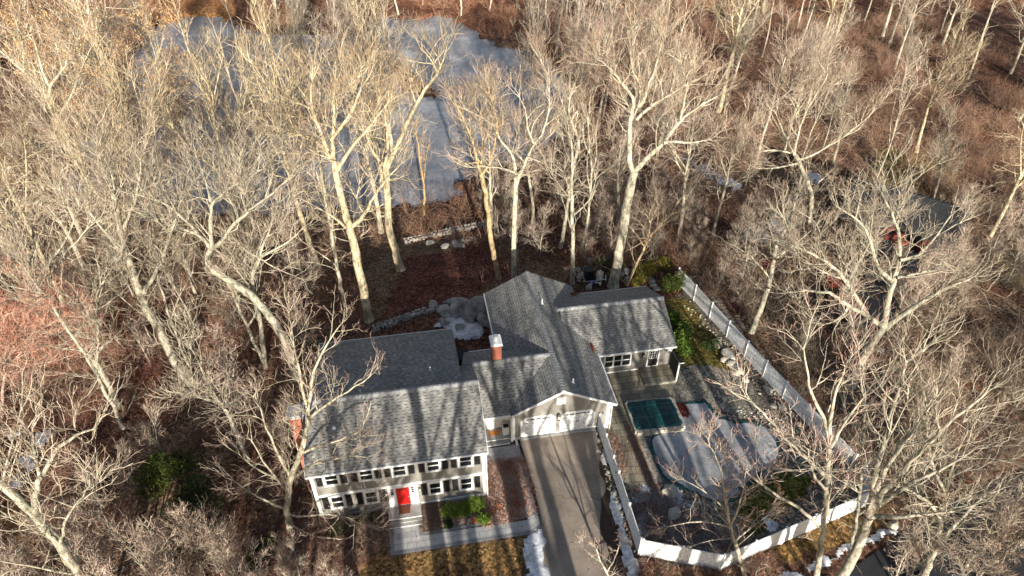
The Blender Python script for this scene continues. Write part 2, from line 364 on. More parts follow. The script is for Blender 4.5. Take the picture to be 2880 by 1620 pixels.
# pigments
LIT = np.array([.105, .058, .042]); TAN = np.array([.155, .11, .075]); MOSS = np.array([.10, .10, .022]); GOLD = np.array([.22, .14, .056])
PINK = np.array([.36, .25, .20]); SOIL = np.array([.045, .032, .024]); RUST = np.array([.15, .068, .042]); OLIVE = np.array([.12, .105, .03]); GREY = np.array([.22, .20, .17])
def blend(base, target, m): m = m[..., None]; return base*(1-m)+target*m
f1 = fbm(GX, GY, 14, 1); f2 = fbm(GX, GY, 4, 2); f3 = fbm(GX, GY, 1.4, 8)
C0 = blend(np.broadcast_to(LIT, GX.shape+(3,)).copy(), TAN, sstep(.42, .68, f1))
C0 = blend(C0, RUST, sstep(.5, .75, f2)*.7)
C0 = blend(C0, RUST*1.25, sstep(95, 120, GY)*sstep(-40, 10, GX)*.7)
def region(pts, pigv, amt=1.0, edge=.8, z=0.0, vary=None):
    global C0
    P = gpoly(pts, z); jx = GX+(f3-.5)*edge*2; jy = GY+(f2-.5)*edge*2
    m = inpoly(jx, jy, P).astype(float)*amt
    if vary is not None: m = m*sstep(vary[0], vary[1], f3)
    C0 = blend(C0, pigv, m)
region([dd(*p) for p in [(1700, 690), (1760, 690), (1990, 960), (2150, 1150), (2190, 1190), (2190, 1240), (1830, 1440), (1620, 1400), (1500, 1060), (1560, 940), (1690, 940), (1700, 880)]], GREY*.75)
region([dd(*p) for p in [(1680, 740), (1740, 760), (1800, 840), (1850, 900), (1850, 935), (1710, 935), (1690, 800)]], OLIVE, 1, .5)
region([dd(*p) for p in [(1700, 680), (1650, 720), (1700, 740), (1750, 720)]], RUST*.6, 1)
region([z4(*p) for p in [(1010, 800), (1280, 700), (1500, 720), (1450, 900), (1200, 1130), (1000, 1180), (940, 1000)]], MOSS*.9, 1, .5)
region([z4(*p) for p in [(1190, 1250), (1900, 930), (2034, 900), (2034, 1100), (1700, 1250), (1100, 1449)]], GOLD*.8, 1, .6)
region([z1(*p) for p in [(700, 1449), (900, 1150), (1040, 1250), (1400, 1190), (2300, 1060), (2330, 1449), (2330, 1700), (600, 1700)]], GOLD, 1, .3)
region([z1(*p) for p in [(1950, 320), (2330, 290), (2440, 850), (1960, 980), (1900, 1030), (1340, 1020), (1325, 730), (1960, 680)]], PINK, 1, .25)
region([z1(*p) for p in [(1325, 740), (1600, 720), (1560, 900), (1400, 1010), (1335, 1010)]], SOIL*1.4, .8, .2)
region([z1(*p) for p in [(300, 900), (1005, 800), (1015, 1000), (500, 1100), (150, 1050)]], SOIL*2, .9, .3)
region([zA(*p) for p in [(480, 1449), (700, 900), (1000, 860), (1400, 700), (1500, 1050), (1330, 1230), (1000, 1330)]], np.array([.115, .045, .036]), .9, .8)
region([z2(*p) for p in [(1000, 230), (1150, 50), (1600, 40), (1700, 200), (1600, 320), (1150, 330)]], SOIL, .9, .5)
region([zF(*p) for p in [(0, 880), (150, 900), (350, 1100), (560, 1260), (500, 1449), (150, 1449), (0, 1230)]], TAN*.9, 1, .6)
region([zF(*p) for p in [(850, 0), (1300, 60), (1500, 400), (1739, 500), (1739, 900), (1450, 600), (1100, 260), (800, 180)]], OLIVE*1.1, .8, 1)
region([zG(*p) for p in [(-100, 1000), (100, 980), (180, 1100), (80, 1300), (-100, 1350)]], GOLD*.6, .9, .5)
region([zG(*p) for p in [(600, 420), (900, 420), (960, 560), (800, 700), (600, 640)]], RUST*1.6, .9, .8)
region([zC(*p) for p in [(900, -80), (1750, -80), (1780, 60), (1600, 95), (1200, 110), (900, 90)]], np.array([.33, .17, .07]), 1, 1)
lawn_ = inpoly(GX, GY, [(-5, -20), (14.4, -20), (14.4, -3.6), (-5, -3.6)]); C0 = blend(C0, np.array([.13, .075, .04]), lawn_*sstep(.5, .7, fbm(GX, GY, 1.9, 31))*.75)
C0 = C0*(.78+.44*f3[..., None])
ny, nx = GX.shape; idx = np.arange(nx*ny).reshape(ny, nx)
F = np.stack([idx[:-1, :-1], idx[:-1, 1:], idx[1:, 1:], idx[1:, :-1]], -1).reshape(-1, 4)
struct(link_mesh('ground', np.stack([GX, GY, Z], -1).reshape(-1, 3), F, M['ground'], smooth=True, col=C0.reshape(-1, 3)))

def sheet(name, pts, mat, z, jag=0, seed=0, sub=0):
    """flat polygon given as world xy, optional ragged outline"""
    P = [np.array([p[0], p[1]]) for p in pts]
    if jag:
        r = np.random.default_rng(seed); Q = []
        for i, p in enumerate(P):
            q = P[(i+1) % len(P)]; n = max(2, int(np.linalg.norm(q-p)/.35))
            for k in range(n): Q.append(p+(q-p)*k/n+r.normal(0, jag, 2))
        P = Q
    return P
def flat(mb, pts, z, z2=None):
    mb.poly([(p[0], p[1], z if not callable(z) else z(p)) for p in pts])
# pond
mb = MB(); x0, y0 = np.min(LAKE, 0)-3; x1, y1 = np.max(LAKE, 0)+3
mb.poly([(x0, y0, LAKE_Z), (x1, y0, LAKE_Z), (x1, y1, LAKE_Z), (x0, y1, LAKE_Z)]); struct(mb.build('pond_water', M['ice']))

# ------------------------------------------------------------------ driveway, road, walks, patio
mb = MB(); dr = gpoly([z3(520, 590), z3(1330, 492)], .22); e0, e1 = dr
b = gpoly([z3(740, 1449), (1520, 1620)]); c = gpoly([(1745, 1620), z3(1515, 1350), z3(1480, 900), z3(1360, 700)])
def strip(mb, L, R, zf):
    for i in range(len(L)-1):
        mb.poly([(L[i][0], L[i][1], zf(L[i])), (R[i][0], R[i][1], zf(R[i])), (R[i+1][0], R[i+1][1], zf(R[i+1])), (L[i+1][0], L[i+1][1], zf(L[i+1]))])
Lx = lambda y: np.interp(y, [-7, -2, 4.66], [14.35, 15.45, 15.1]); Rx = lambda y: np.interp(y, [-7, -3, -1.2, 1.5, 4.66], [19.75, 20.3, 20.85, 20.95, 21.15])
ys = np.concatenate([[-60], np.arange(-20, 4.5, .7), [4.66]])
L = []; R = []
for i, y in enumerate(ys):
    j = 0 if y < -7 or y > 4 else 1
    lx = Lx(y) if y > -7 else 14.35-(y+7)*-.24; rx = Rx(y) if y > -7 else 19.75-(y+7)*-.3
    L.append((lx+j*random.uniform(-.08, .08), y)); R.append((rx+j*random.uniform(-.15, .15), y))
zf = lambda p: .035+.2*float(sstep(1.5, 4.66, p[1]))
strip(mb, L, R, zf); struct(mb.build('driveway', M['asphalt']))
mb = MB(); R2 = [p for p in R if -16 < p[1] < 3.5]   # wet leaf mould along the right edge
strip(mb, [(p[0]-random.uniform(.1, .4)-1.0*float(sstep(0, -3, p[1]))*vnoise(p[1]*3, 0, 1.6, 4), p[1]) for p in R2], [(p[0]+.1, p[1]) for p in R2], lambda p: zf(p)+.006)
M['wetedge'] = noisy('wet_leaf_mould', (.035, .024, .017), (.06, .042, .03), 2, .7, 5, fine=9)
struct(mb.build('driveway_edge_soil', M['wetedge']))
mb = MB(); mb.box(15.1, 21.2, 4.35, 4.652, .0, .262); struct(mb.build('garage_apron', M['concrete']))
road = gpoly([dd(*p) for p in [(2120, 1449), (2230, 1370), (2330, 1300), (2440, 1235), (2576, 1180)]])
road2 = [(p[0]+(9 if i > 0 else 10), p[1]-14) for i, p in enumerate(road)]
road = [(road[0][0]-14, road[0][1]-9)]+road+[(road[-1][0]+30, road[-1][1]+9)]
road2 = [(road2[0][0]-14, road2[0][1]-9)]+road2+[(road2[-1][0]+30, road2[-1][1]+9)]
def rz(p): return float(hgt(p[0], p[1]))+.06
mb = MB()
for t in range(0, 12):
    A = [tuple(np.array(p)*(1-t/12)+np.array(q)*t/12) for p, q in zip(road, road2)]; Bq = [tuple(np.array(p)*(1-(t+1)/12)+np.array(q)*(t+1)/12) for p, q in zip(road, road2)]
    for i in range(len(A)-1):
        for k in range(6):
            f = lambda P, i, u: tuple(np.array(P[i])*(1-u)+np.array(P[i+1])*u)
            q = [f(Bq, i, k/6), f(Bq, i, (k+1)/6), f(A, i, (k+1)/6), f(A, i, k/6)]
            mb.poly([(p[0], p[1], rz(p)) for p in q])
struct(mb.build('road', M['road']))
dk = gpoly([zF(1580, 1250), zF(1739, 1200), zF(1800, 1449), zF(1700, 1449)])
mb = MB(); flat(mb, dk[::-1], .5); 
# walkway of pavers
mb = MB(); W = [(5.0, -3.42), (14.3, -3.42), (15.1, -3.1), (15.35, -2.0), (14.6, -2.55), (7.0, -2.55), (7.0, -1.72), (5.0, -1.72)]
flat(mb, [(5, -3.4), (14.4, -3.4), (14.4, -2.55), (7, -2.55), (5, -2.55)], .05); flat(mb, [(5, -2.55), (6.75, -2.55), (6.75, -1.6), (5, -1.6)], .05)
flat(mb, [(14.4, -3.4), (15.2, -3.0), (15.2, -2.1), (14.4, -2.4), ], .05)
flat(mb, [(12.15, 1.25), (15.0, 1.25), (14.95, 4.15), (12.15, 4.15)], .05)
struct(mb.build('walkway', M['paver']))
mb = MB()
for a in ([(4.7, -3.7), (14.4, -3.7), (14.4, -3.4), (4.7, -3.4)], [(4.7, -3.4), (5, -3.4), (5, -1.6), (4.7, -1.6)], [(7.0, -2.55), (14.4, -2.4), (14.4, -2.2), (7.0, -2.25)],
          [(14.4, -3.7), (15.3, -3.3), (15.2, -3.0), (14.4, -3.4)], [(14.4, -2.4), (15.2, -2.1), (15.15, -1.85), (14.4, -2.2)], [(6.75, -2.55), (7.0, -2.55), (7.0, -1.6), (6.75, -1.6)], [(12.15, .95), (15.05, .95), (15.0, 1.25), (12.15, 1.25)]):
    flat(mb, a, .052)
struct(mb.build('walkway_border', M['paver_edge']))
# patio
mb = MB(); flat(mb, [(22.2, 2), (24.3, 2.0), (24.35, 4.2), (24.2, 6.6), (28.2, 6.7), (29.4, 8.3), (29.4, 10.4), (22.2, 10.4)], .045)
flat(mb, [(22.25, -2.0), (23.3, -2.1), (23.95, -.8), (24.1, 1), (24.3, 2.0), (22.2, 2)], .045); struct(mb.build('patio', M['bluestone']))
mb = MB(); P = sheet('', [(28.25, 6.1), (31.3, 6.15), (31.9, 4.8), (33.4, 4.0), (35.4, 4.4), (35.6, 6.5), (34.5, 8.6), (33.0, 10.0), (29.4, 10.2), (29.45, 8.3), (28.3, 6.8)], None, 0, .07, 4)
flat(mb, P, .05); struct(mb.build('flagstone_patio', M['flag']))

# ------------------------------------------------------------------ pool
POOL = [(24.94, 3.42), (24.87, -.62), (25.5, -1.45), (26.39, -2.13), (27.7, -3.3), (28.8, -3.7), (29.84, -3.46), (30.91, -2.5), (32.1, -1.95), (33.36, -1.6), (34.4, -.9), (34.9, .2), (35.3, 1.21), (35.21, 2.23), (34.6, 2.9), (33.98, 3.18), (32.26, 3.62), (31.75, 4.0), (31.43, 4.6), (31.3, 5.6), (31.0, 6.1), (28.25, 5.99), (28.2, 3.6)]
def smooth_poly(P, n=3):
    P = [np.array(p, float) for p in P]
    for _ in range(n):
        Q = []
        for i in range(len(P)): a, b = P[i], P[(i+1) % len(P)]; Q += [a*.75+b*.25, a*.25+b*.75]
        P = Q
    return P
SP = smooth_poly(POOL, 2); cen = np.mean(SP, 0)
def inset(P, d):
    out = []; n = len(P)
    for i in range(n):
        t = P[(i+1) % n]-P[i-1]; t /= np.linalg.norm(t)+1e-9; nn = np.array([t[1], -t[0]])
        out.append(P[i]+nn*d)
    return out
area = sum(SP[i][0]*SP[(i+1) % len(SP)][1]-SP[(i+1) % len(SP)][0]*SP[i][1] for i in range(len(SP)))
sg = -1 if area > 0 else 1
INN = [p+np.array([random.uniform(-.1, .1), random.uniform(-.1, .1)]) for p in inset(SP, sg*-(-.0)+sg*.26*-(-1))]
if not inpoly(np.array([INN[5][0]]), np.array([INN[5][1]]), SP)[0]: INN = inset(SP, -sg*.26)
INN = [p+np.array([random.uniform(-.09, .09), random.uniform(-.09, .09)]) for p in INN]
pool = thing('swimming_pool', 'frozen free form swimming pool with green winter cover showing round its icy edge', 'swimming pool', (30, 1, 0))
mb = MB()
n = len(SP)
for i in range(n):
    j = (i+1) % n; mb.poly([(*SP[i], .09), (*SP[j], .09), (*INN[j], .07), (*INN[i], .07)])
    mb.poly([(*SP[i], .09), (*SP[j], .09), (*SP[j], -.1), (*SP[i], -.1)])
mb.build('pool_cover', M['cover'], pool)
mb = MB(); flat(mb, [tuple(p) for p in INN], .074); mb.build('ice', M['pool_ice'], pool)
rs = random.Random(3)
def rock_mesh(mb, c, rx, ry, rz_, seed, sub=2):
    r = random.Random(seed); import bmesh
    bm = bmesh.new(); bmesh.ops.create_icosphere(bm, subdivisions=sub, radius=1)
    ax = r.uniform(0, 6.28); pl = [(Vector((r.gauss(0, 1), r.gauss(0, 1), r.gauss(0, .7))).normalized(), r.uniform(.55, .9)) for _ in range(9)]
    base = len(mb.v)
    for v in bm.verts:
        p = v.co.copy()
        for nrm, d in pl:
            k = p.dot(nrm)
            if k > d: p -= nrm*(k-d)
        p *= 1+r.uniform(-.03, .03); x = p.x*rx; y = p.y*ry
        mb.v.append(np.array([c[0]+x*math.cos(ax)-y*math.sin(ax), c[1]+x*math.sin(ax)+y*math.cos(ax), c[2]+p.z*rz_]))
    for f in bm.faces: mb.f.append([base+v.index for v in f.verts]); mb.uv += [(0, 0)]*3
    bm.free()
# left coping: row of mossy stones
cop = MB()
def stone_block(mb, cx, cy, z0, w_, d, h, a):
    ca, sa = math.cos(a), math.sin(a); j = lambda: rs.uniform(.82, 1.0)
    q = [(-w_/2*j(), -d/2*j()), (w_/2*j(), -d/2*j()), (w_/2*j(), d/2*j()), (-w_/2*j(), d/2*j())]
    b = [(cx+x*ca-y*sa, cy+x*sa+y*ca, z0) for x, y in q]; t = [(cx+x*.93*ca-y*.93*sa, cy+x*.93*sa+y*.93*ca, z0+h*rs.uniform(.9, 1.05)) for x, y in q]; mb.hexa(b, t)
for k in range(14):
    y = 3.3-k*.33
    for x in (24.38, 24.7): stone_block(cop, x+rs.uniform(-.03, .03), y+rs.uniform(-.04, .04), 0, .33, .34, .1, 0)
M['coping'] = noisy('mossy_coping_stone', (.30, .28, .22), (.46, .43, .36), 1.2, .9, 5, fine=7)
cop.build('coping', M['coping'], pool)
spa = thing('raised_spa', 'square raised stone spa under a green mesh cover beside the pool', 'spa', (26.2, 5, 0))
mb = MB(); zt = .5
rows = 3
for (ax, ay), (bx, by) in (((24.3, 3.45), (28.15, 3.35)), ((28.15, 3.35), (28.25, 6.4)), ((28.25, 6.4), (24.4, 6.6)), ((24.4, 6.6), (24.3, 3.45))):
    Ln = math.hypot(bx-ax, by-ay); a = math.atan2(by-ay, bx-ax); n = int(Ln/.55)
    for r_ in range(rows):
        for k in range(n): u = (k+.5)/n; stone_block(mb, ax+(bx-ax)*u, ay+(by-ay)*u, r_*.155, Ln/n*1.04, .34, .16, a)
mb.build('stone_wall', M['coping'], spa)
G = 14; V = []; uv = []; fc = []
cz = lambda u, v: .52+.035*math.sin(u*9+v*3)+.03*math.sin(v*11-u*5)+.05*rs.random()-.05*(1-abs(2*u-1))
A_, B_, C_, D_ = np.array([24.28, 3.62]), np.array([28.2, 3.5]), np.array([28.4, 6.5]), np.array([24.3, 6.75])
for j in range(G+1):
    for i in range(G+1):
        u, v = i/G, j/G; p = (A_*(1-u)+B_*u)*(1-v)+(D_*(1-u)+C_*u)*v; e = 1 if i in (0, G) or j in (0, G) else 0
        V.append((p[0], p[1], cz(u, v)-e*.12))
for j in range(G):
    for i in range(G): fc.append([j*(G+1)+i, j*(G+1)+i+1, (j+1)*(G+1)+i+1, (j+1)*(G+1)+i]); uv += [(V[q][0]-24.3, V[q][1]-3.6) for q in fc[-1]]
link_mesh('spa_cover', V, fc, M['cover'], spa, uv=uv)

# ------------------------------------------------------------------ the house
HOUSE = thing('house', 'grey shingled house with greige siding, red front door and two white garage doors', 'house', (0, 0, 0))
H = HOUSE
def wallbox(x0, x1, y0, y1, z0, z1, gable=None):
    """walls as one mesh; gable=('x' or 'y', peak z, peak position)"""
    mb = MB(); mb.box(x0, x1, y0, y1, z0, z1)
    return mb
# main block
mb = MB(); W_, Yr, Hr, He = 11.775, 4.04, 7.756, 5.234; sl_ = .587
mb.box(0, W_, 0, 8.1, -.5, 5.17)
for x in (0, W_): mb.poly([(x, 0, 5.17), (x, 8.1, 5.17), (x, 8.1, 5.25), (x, Yr, 7.62), (x, 0, 5.25)])
mb.box(.3, 10.7, 8.1, 12.6, -1.5, 5.05)
for x in (.302, 10.698): mb.poly([(x, 6, 4.9), (x, 12.6, 4.9), (x, 12.6, 5.1), (x, 6, 6.75)])
mb.box(W_, 14.573, 5.9, 11.9, -.5, 2.75)                    # link
gm = 18.37; g0, g1 = 14.573, 22.165
mb.box(g0, g1, 4.66, 19.15, -.5, 2.95)
gh = lambda x: 5.221-abs(x-gm)*.516
for y in (4.66, 19.15): mb.poly([(g0, y, 2.95), (g1, y, 2.95), (g1, y, gh(g1)-.09), (gm, y, 5.12), (g0, y, gh(g0)-.09)])
mb.box(g1, 29.49, 10.47, 18.15, -.5, 2.6)
mb.poly([(29.49, 10.47, 2.6), (29.49, 18.15, 2.6), (29.49, 18.15, 2.68), (29.49, 14.285, 4.6), (29.49, 10.47, 2.68)])
mb.build('wall', M['siding'], H)
# roofs
def roof(name, slabs, th=.13):
    mb = MB()
    for s_ in slabs: mb.slab(*s_, th)
    return mb.build(name, M['shingle'], H)
RZ = {}
os_ = .21
RZ['main'] = roof('roof', [((-os_, -.26, He), (W_+os_, -.26, He), (W_+os_, Yr, Hr), (-os_, Yr, Hr)), ((W_+os_, 8.35, Hr-(8.35-Yr)*sl_), (-os_, 8.35, Hr-(8.35-Yr)*sl_), (-os_, Yr, Hr), (W_+os_, Yr, Hr))])
roof('shed_roof', [((10.89, 12.81, 5.17), (.1, 12.81, 5.17), (.1, 5.0, 7.22), (10.89, 5.0, 7.22))], .16)
RZ['link'] = roof('link_roof', [((W_-.1, 4.74, 2.93), (17.9, 4.74, 2.93), (18.37, 8.53, 5.12), (W_-.6, 8.53, 5.12)), ((18.3, 12.17, 2.93), (W_-.1, 12.17, 2.93), (W_-.6, 8.53, 5.12), (18.37, 8.53, 5.12))])
xr = 22.69; xl = 14.42
RZ['garage'] = roof('garage_roof', [((xl, 19.39, gh(xl)), (xl, 4.39, gh(xl)), (gm, 4.39, 5.221), (gm, 19.39, 5.221)), ((xr, 4.39, gh(xr)), (xr, 19.39, gh(xr)), (gm, 19.39, 5.221), (gm, 4.39, 5.221))])
RZ['wing'] = roof('wing_roof', [((20.3, 10.15, 2.68), (29.69, 10.15, 2.68), (29.69, 14.285, 4.69), (20.3, 14.285, 4.69)), ((29.69, 18.45, 2.68), (20.3, 18.45, 2.68), (20.3, 14.285, 4.69), (29.69, 14.285, 4.69))])
def ridge(parent, a, b, n):
    mb = MB(); a = np.array(a, float); b = np.array(b, float); t = (b-a)/np.linalg.norm(b-a); s_ = np.cross(t, (0, 0, 1))
    for k in range(n):
        p = a+(b-a)*k/n; q = a+(b-a)*(k+1.25)/n if k < n-1 else b; w_ = .24
        mb.hexa([p+s_*w_-(0, 0, .075), q+s_*w_-(0, 0, .075), q-s_*w_-(0, 0, .075), p-s_*w_-(0, 0, .075)], [p+s_*.07+(0, 0, .05), q+s_*.07+(0, 0, .10), q-s_*.07+(0, 0, .10), p-s_*.07+(0, 0, .05)])
    return mb.build('ridge_cap', M['ridge'], parent)
M['ridge'] = noisy('ridge_shingle', (.16, .165, .17), (.30, .305, .31), 4, .9, 4)
ridge(RZ['garage'], (gm, 19.39, 5.235), (gm, 4.39, 5.235), 52); ridge(RZ['main'], (-os_, Yr, Hr+.012), (W_+os_, Yr, Hr+.012), 40)
ridge(RZ['wing'], (20, 14.285, 4.70), (29.69, 14.285, 4.70), 32); ridge(RZ['link'], (W_-.2, 8.53, 5.135), (18.2, 8.53, 5.135), 22)
def vent(parent, px, zplane, h=.35, r=.05, iters=1):
    mb = MB(); x, y, z = zplane; mb.cyl((x, y, z-.1), (x, y, z+h), r, n=10); mb.cyl((x, y, z-.06), (x, y, z+.05), r*2.4, r*1.4, n=10)
    mb.build('vent_pipe', M['white'], parent)
shed = bpy.data.objects['shed_roof']
shz = lambda y: 5.17+(12.81-y)*.2625
def on_roof(px, py, fz):
    z = 5.
    for _ in range(20): p = at(px, py, z); z = .5*z+.5*fz(p)
    return at(px, py, z)
p = on_roof(*z6(1415, 660), lambda p: shz(p[1])); vent(shed, None, p, .32)
p = on_roof(*z6(740, 890), lambda p: shz(p[1])); vent(shed, None, p, .32)
p = on_roof(*z2(775, 462), lambda p: gh(p[0])); vent(RZ['garage'], None, p, .5)
p = on_roof(*z2(1075, 1225), lambda p: gh(p[0])); vent(RZ['garage'], None, p, .4, .06)
p = on_roof(*z6(480, 1215), lambda p: He+(p[1]+.26)*sl_); vent(RZ['main'], None, p, .12, .07)
# link chimney
M['flash'] = noisy('dark_flashing', (.05, .065, .055), (.09, .11, .09), 4, .5)
def chimney(parent, x0, x1, y0, y1, zb, zt, flue=True):
    mb = MB(); mb.box(x0, x1, y0, y1, zb, zt); c = mb.build('chimney', M['brick'], parent)
    mb = MB(); mb.box(x0-.09, x1+.09, y0-.09, y1+.09, zt, zt+.1); mb.box(x0-.03, x1+.03, y0-.03, y1+.03, zt+.1, zt+.2); mb.build('chimney_cap', M['white'] if flue else M['concrete'], parent)
    if flue:
        mb = MB(); cx, cy = (x0+x1)/2, (y0+y1)/2; mb.cyl((cx, cy, zt+.15), (cx, cy, zt+.55), .15, n=16); mb.cyl((cx, cy, zt+.55), (cx, cy, zt+.6), .21, .19, n=16); mb.build('flue', M['metal'], parent)
    mb = MB(); mb.hexa([(x0-.05, y0-.28, 4.9), (x1+.05, y0-.28, 4.9), (x1+.05, y0+.05, 4.9), (x0-.05, y0+.05, 4.9)], [(x0-.05, y0-.06, 5.25), (x1+.05, y0-.06, 5.25), (x1+.05, y0+.05, 5.3), (x0-.05, y0+.05, 5.3)])
    if flue: mb.build('flashing', M['flash'], parent)
chimney(RZ['link'], 13.6, 14.33, 8.45, 9.5, 2.5, 6.75)
chimney(RZ['main'], -.98, -.215, 2.5, 3.5, -.5, 8.0, False)
# trim
mb = MB()
mb.box(-.03, .2, -.035, .2, -.3, 5.05); mb.box(W_-.2, W_+.03, -.035, .2, -.3, 5.05)        # corner boards
mb.box(.2, W_-.2, -.04, 0, 2.52, 2.74)                                                    # belt
mb.box(.2, 4.87, -.05, 0, .05, .32); mb.box(6.93, W_-.2, -.05, 0, .05, .32)
mb.build('trim', M['white'], H)
mb = MB(); mb.box(-os_-.01, W_+os_+.01, -.34, -.263, He-.14, He+.0); mb.box(0, W_, -.26, -.045, 5.0, 5.09)
mb.build('fascia', M['white'], H)
for sx in (-os_-.03, W_+os_): # rakes of the main gable
    mb = MB()
    for y0, y1 in ((-.26, Yr), (8.35, Yr)):
        zz = lambda y: Hr-abs(y-Yr)*sl_; mb.hexa([(sx, y0, zz(y0)-.2), (sx+.03, y0, zz(y0)-.2), (sx+.03, y1, zz(y1)-.2), (sx, y1, zz(y1)-.2)], [(sx, y0, zz(y0)-.012), (sx+.03, y0, zz(y0)-.012), (sx+.03, y1, zz(y1)-.012), (sx, y1, zz(y1)-.012)])
    mb.build('rake_board', M['white'], H)
mb = MB(); mb.box(.1, 10.89, 12.813, 12.87, 5.02, 5.16); mb.build('fascia', M['white'], H); mb = MB()
mb.box(g0-.03, g0+.14, 4.62, 4.659, -.3, 3.0); mb.box(g1-.14, g1+.03, 4.62, 4.8, -.3, 2.95); mb.box(g1-.02, g1+.1, 4.56, 4.62, -.3, 3.0)
mb.build('corner_board', M['white'], H); mb = MB()
for (a, b_) in ((xl, gm), (xr, gm)):
    mb.hexa([(a, 4.33, gh(a)-.2), (a, 4.387, gh(a)-.2), (b_, 4.387, gh(b_)-.2), (b_, 4.33, gh(b_)-.2)], [(a, 4.33, gh(a)+.02), (a, 4.387, gh(a)+.02), (b_, 4.387, gh(b_)+.02), (b_, 4.33, gh(b_)+.02)])
mb.build('fascia', M['white'], H); mb = MB(); mb.box(xr, xr+.1, 4.39, 10.1, gh(xr)-.14, gh(xr)-.02); mb.build('fascia', M['white'], H); mb = MB(); mb.box(xl-.1, xl, 12.2, 19.39, gh(xl)-.14, gh(xl)-.02)
mb.build('fascia', M['white'], H); mb = MB(); mb.box(W_, 14.4, 4.66, 4.737, 2.76, 2.93); mb.build('fascia', M['white'], H); mb = MB(); mb.box(12.1, 14.0, 12.173, 12.25, 2.8, 2.92)
mb.build('fascia', M['white'], H); mb = MB(); mb.box(22.72, 29.72, 10.06, 10.147, 2.52, 2.67); mb.build('fascia', M['white'], H); mb = MB(); mb.box(20.3, 29.72, 18.453, 18.52, 2.53, 2.66)
mb.build('fascia', M['white'], H); mb = MB(); mb.box(29.36, 29.52, 10.43, 10.47, -.1, 2.55); mb.build('fascia', M['white'], H); mb = MB(); mb.box(22.2, 29.36, 10.452, 10.469, .0, .16)
mb.build('fascia', M['white'], H)
mb = MB(); mb.cyl((g1+.2, 4.5, -.2), (g1+.2, 4.5, 2.85), .045, n=8); mb.build('downspout', M['white'], H); mb = MB(); mb.cyl((W_+.1, -.15, .2), (W_+.1, -.15, 5.0), .04, n=8); mb.build('downspout', M['white'], H)

def window(x0, x1, z0, z1, y, shutters=True, n=1, fr=.17):
    f = MB(); F_ = fr
    f.box(x0, x1, y-.06, y, z0, z0+F_); f.box(x0, x1, y-.06, y, z1-F_, z1); f.box(x0, x0+F_, y-.06, y, z0+F_, z1-F_); f.box(x1-F_, x1, y-.06, y, z0+F_, z1-F_)
    w_ = (x1-x0-2*F_)/n
    for k in range(1, n): xx = x0+F_+k*w_; f.box(xx-.07, xx+.07, y-.055, y, z0+F_, z1-F_)
    o = f.build('window', M['white'], H)
    s_ = MB()
    for k in range(n):
        a, b_ = x0+F_+k*w_, x0+F_+(k+1)*w_; zm = (z0+z1)/2; s_.box(a, b_, y-.045, y-.012, zm-.035, zm+.035)
    s_.build('sash', M['white'], o)
    for k in range(n):
        g = MB(); a, b_ = x0+F_+k*w_, x0+F_+(k+1)*w_; g.box(a+.002, b_-.002, y-.01, y-.002, z0+F_+.002, z1-F_-.002); g.build('pane', M['glass'], o)
    if not shutters and n == 1: pass
    if shutters:
        for sx in (x0-.47, x1+.07):
            m_ = MB(); zt, zb = z1-.1, z0+.12; m_.box(sx, sx+.40, y-.035, y, zb, zt)
            for (pa, pb) in ((zb+.08, (zb+zt)/2-.04), ((zb+zt)/2+.04, zt-.08)):
                m_.box(sx+.06, sx+.34, y-.05, y-.035, pa, pb)
            m_.build('shutter', M['black'], H)
for x in (1.35, 3.66, 5.9, 8.2, 10.44): window(x-.55, x+.55, 3.62, 4.98, 0)
for x in (1.38, 3.7, 8.18, 10.39): window(x-.53, x+.53, 1.0, 2.5, 0)
# curtains showing behind the two lower left panes
# front entrance
mb = MB(); mb.box(4.87, 5.42, -.08, 0, .32, 2.52); mb.box(6.36, 6.93, -.08, 0, .32, 2.52); mb.box(5.42, 6.36, -.08, 0, 2.4, 2.52); mb.build('door_surround', M['white'], H)
mb = MB(); mb.box(5.45, 6.33, -.05, -.0, .42, 2.38)
for zz in ((.55, 1.1), (1.2, 1.95)):
    for xx in ((5.55, 5.85), (5.93, 6.23)): mb.box(xx[0], xx[1], -.062, -.05, *zz)
dr_ = mb.build('front_door', M['red'], H)
mb = MB()
for k in range(3): mb.box(5.58+k*.22, 5.58+k*.22+.17, -.06, -.052, 2.1, 2.26)
mb.build('pane', M['glass'], dr_); mb = MB(); mb.cyl((6.24, -.05, 1.3), (6.24, -.11, 1.3), .03, n=8); mb.build('door_knob', M['metal'], dr_)
for x in (5.06, 6.5):
    mb = MB()
    for k in range(3): mb.box(x, x+.19, -.086, -.081, 1.72+k*.24, 1.72+k*.24+.19)
    mb.build('sidelight', M['glass'], H)
